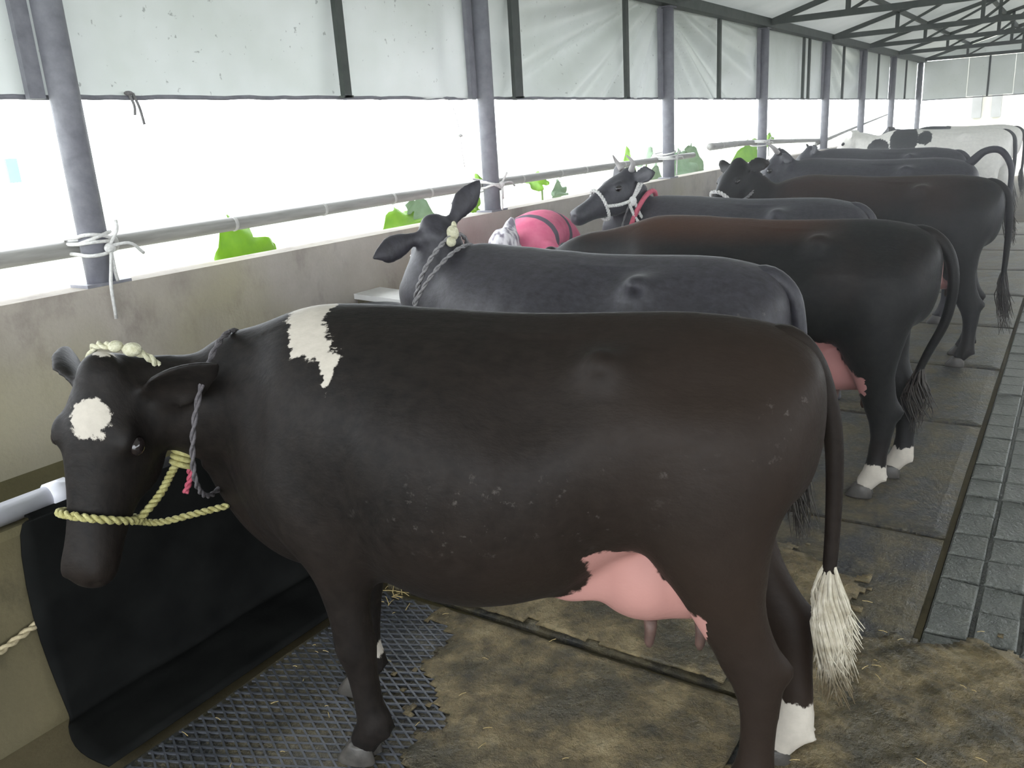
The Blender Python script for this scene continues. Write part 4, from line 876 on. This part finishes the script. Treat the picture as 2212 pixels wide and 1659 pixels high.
hc = np.array((-.48, 0, .66)); mb.add(*ellipsoid(hc, (.095, .075, .105))); mb.add(*ellipsoid(hc + (-.03, 0, -.06), (.07, .06, .06))); mb.add(*ellipsoid(hc + (-.10, 0, -.03), (.022, .014, .02)))
for s in (1, -1): mb.add(*ellipsoid(hc + (.01, s * .077, -.02), (.022, .012, .032)))
me, V, N = remesh(mb, .011, 5); me.polygons.foreach_set('use_smooth', [True] * len(me.polygons)); me.materials.clear(); me.materials.append(MAT['skin'])
bo = bpy.data.objects.new('body', me); COL.objects.link(bo); bo.parent = pr
for s in (1, -1): MB().add(*ellipsoid(hc + (-.085, s * .034, .0), (.012, .013, .009))).build('eye', 'eye', pr, True)
mb = MB()
mb.add(*ell_tube([((.17, 0, .48), .145, .18), ((.12, 0, .62), .15, .18), ((.0, 0, .69), .15, .18), ((-.15, 0, .685), .145, .205), ((-.28, 0, .625), .125, .185), ((-.33, 0, .595), .08, .10)], (0, 1, 0), 20, 34))
for s in (1, -1): mb.add(*ell_tube([((-.24, s * .15, .64), .085, .085), ((-.33, s * .20, .49), .066, .066), ((-.36, s * .19, .42), .062, .062)], (0, 1, 0), 14, 14))
me, V, N = remesh(mb, .013, 5); me.polygons.foreach_set('use_smooth', [True] * len(me.polygons)); me.materials.clear(); me.materials.append(MAT['shirt'])
bo = bpy.data.objects.new('shirt', me); COL.objects.link(bo); bo.parent = pr; bo['label'] = 'pink shirt with dark stripes'
mb = MB()
for s in (1, -1): mb.add(*ell_tube([((.16, s * .085, .56), .13, .105), ((.08, s * .11, .40), .10, .095), ((-.04, s * .13, .30), .08, .078), ((.04, s * .12, .16), .068, .066)], (0, 1, 0), 14, 24))
me, V, N = remesh(mb, .014, 4); me.polygons.foreach_set('use_smooth', [True] * len(me.polygons)); me.materials.clear(); me.materials.append(MAT['dark_cloth'])
bo = bpy.data.objects.new('trousers', me); COL.objects.link(bo); bo.parent = pr
mb = MB(); mb.add(*ellipsoid(hc + (.005, 0, .025), (.108, .090, .10))); mb.add(*ell_tube([(tuple(hc + (.06, .0, .06)), .07, .07), (tuple(hc + (.08, 0, .12)), .04, .035), (tuple(hc + (.11, 0, .17)), .016, .014)], (0, 1, 0), 12, 12)); mb.add(*ell_tube([(tuple(hc + (.06, 0, -.01)), .07, .08), (tuple(hc + (.10, 0, -.06)), .05, .09)], (0, 1, 0), 12, 8))
me, V, N = remesh(mb, .011, 3); V = V + N * (.004 * np.sin(V[:, 1] * 90) * np.cos(V[:, 0] * 60))[:, None]; me.vertices.foreach_set('co', V.ravel()); me.polygons.foreach_set('use_smooth', [True] * len(me.polygons)); me.materials.clear(); me.materials.append(MAT['scarf'])
bo = bpy.data.objects.new('headcloth', me); COL.objects.link(bo); bo.parent = pr; bo['label'] = 'white patterned headcloth with knotted tip'

# ------------------------------------------------------------------ added scatter volume standing in for window glare
hz = MB().box((2.3, OPP_Y + .1, .03), (X1 - .3, WY - .05, 2.68)).build('glare_veil', 'steel')
vm = bpy.data.materials.new('glare_scatter'); vm.use_nodes = True; nt = vm.node_tree; nt.nodes.remove(nt.nodes['Principled BSDF'])
vs = nt.nodes.new('ShaderNodeVolumeScatter'); vs.inputs['Color'].default_value = (.93, .96, 1, 1); vs.inputs['Density'].default_value = .02; vs.inputs['Anisotropy'].default_value = .3
nt.links.new(vs.outputs[0], nt.nodes['Material Output'].inputs['Volume']); hz.data.materials.clear(); hz.data.materials.append(vm)
tag(hz, 'added scatter volume standing in for bright window glare over the far stalls', 'glare_veil', kind='stuff')
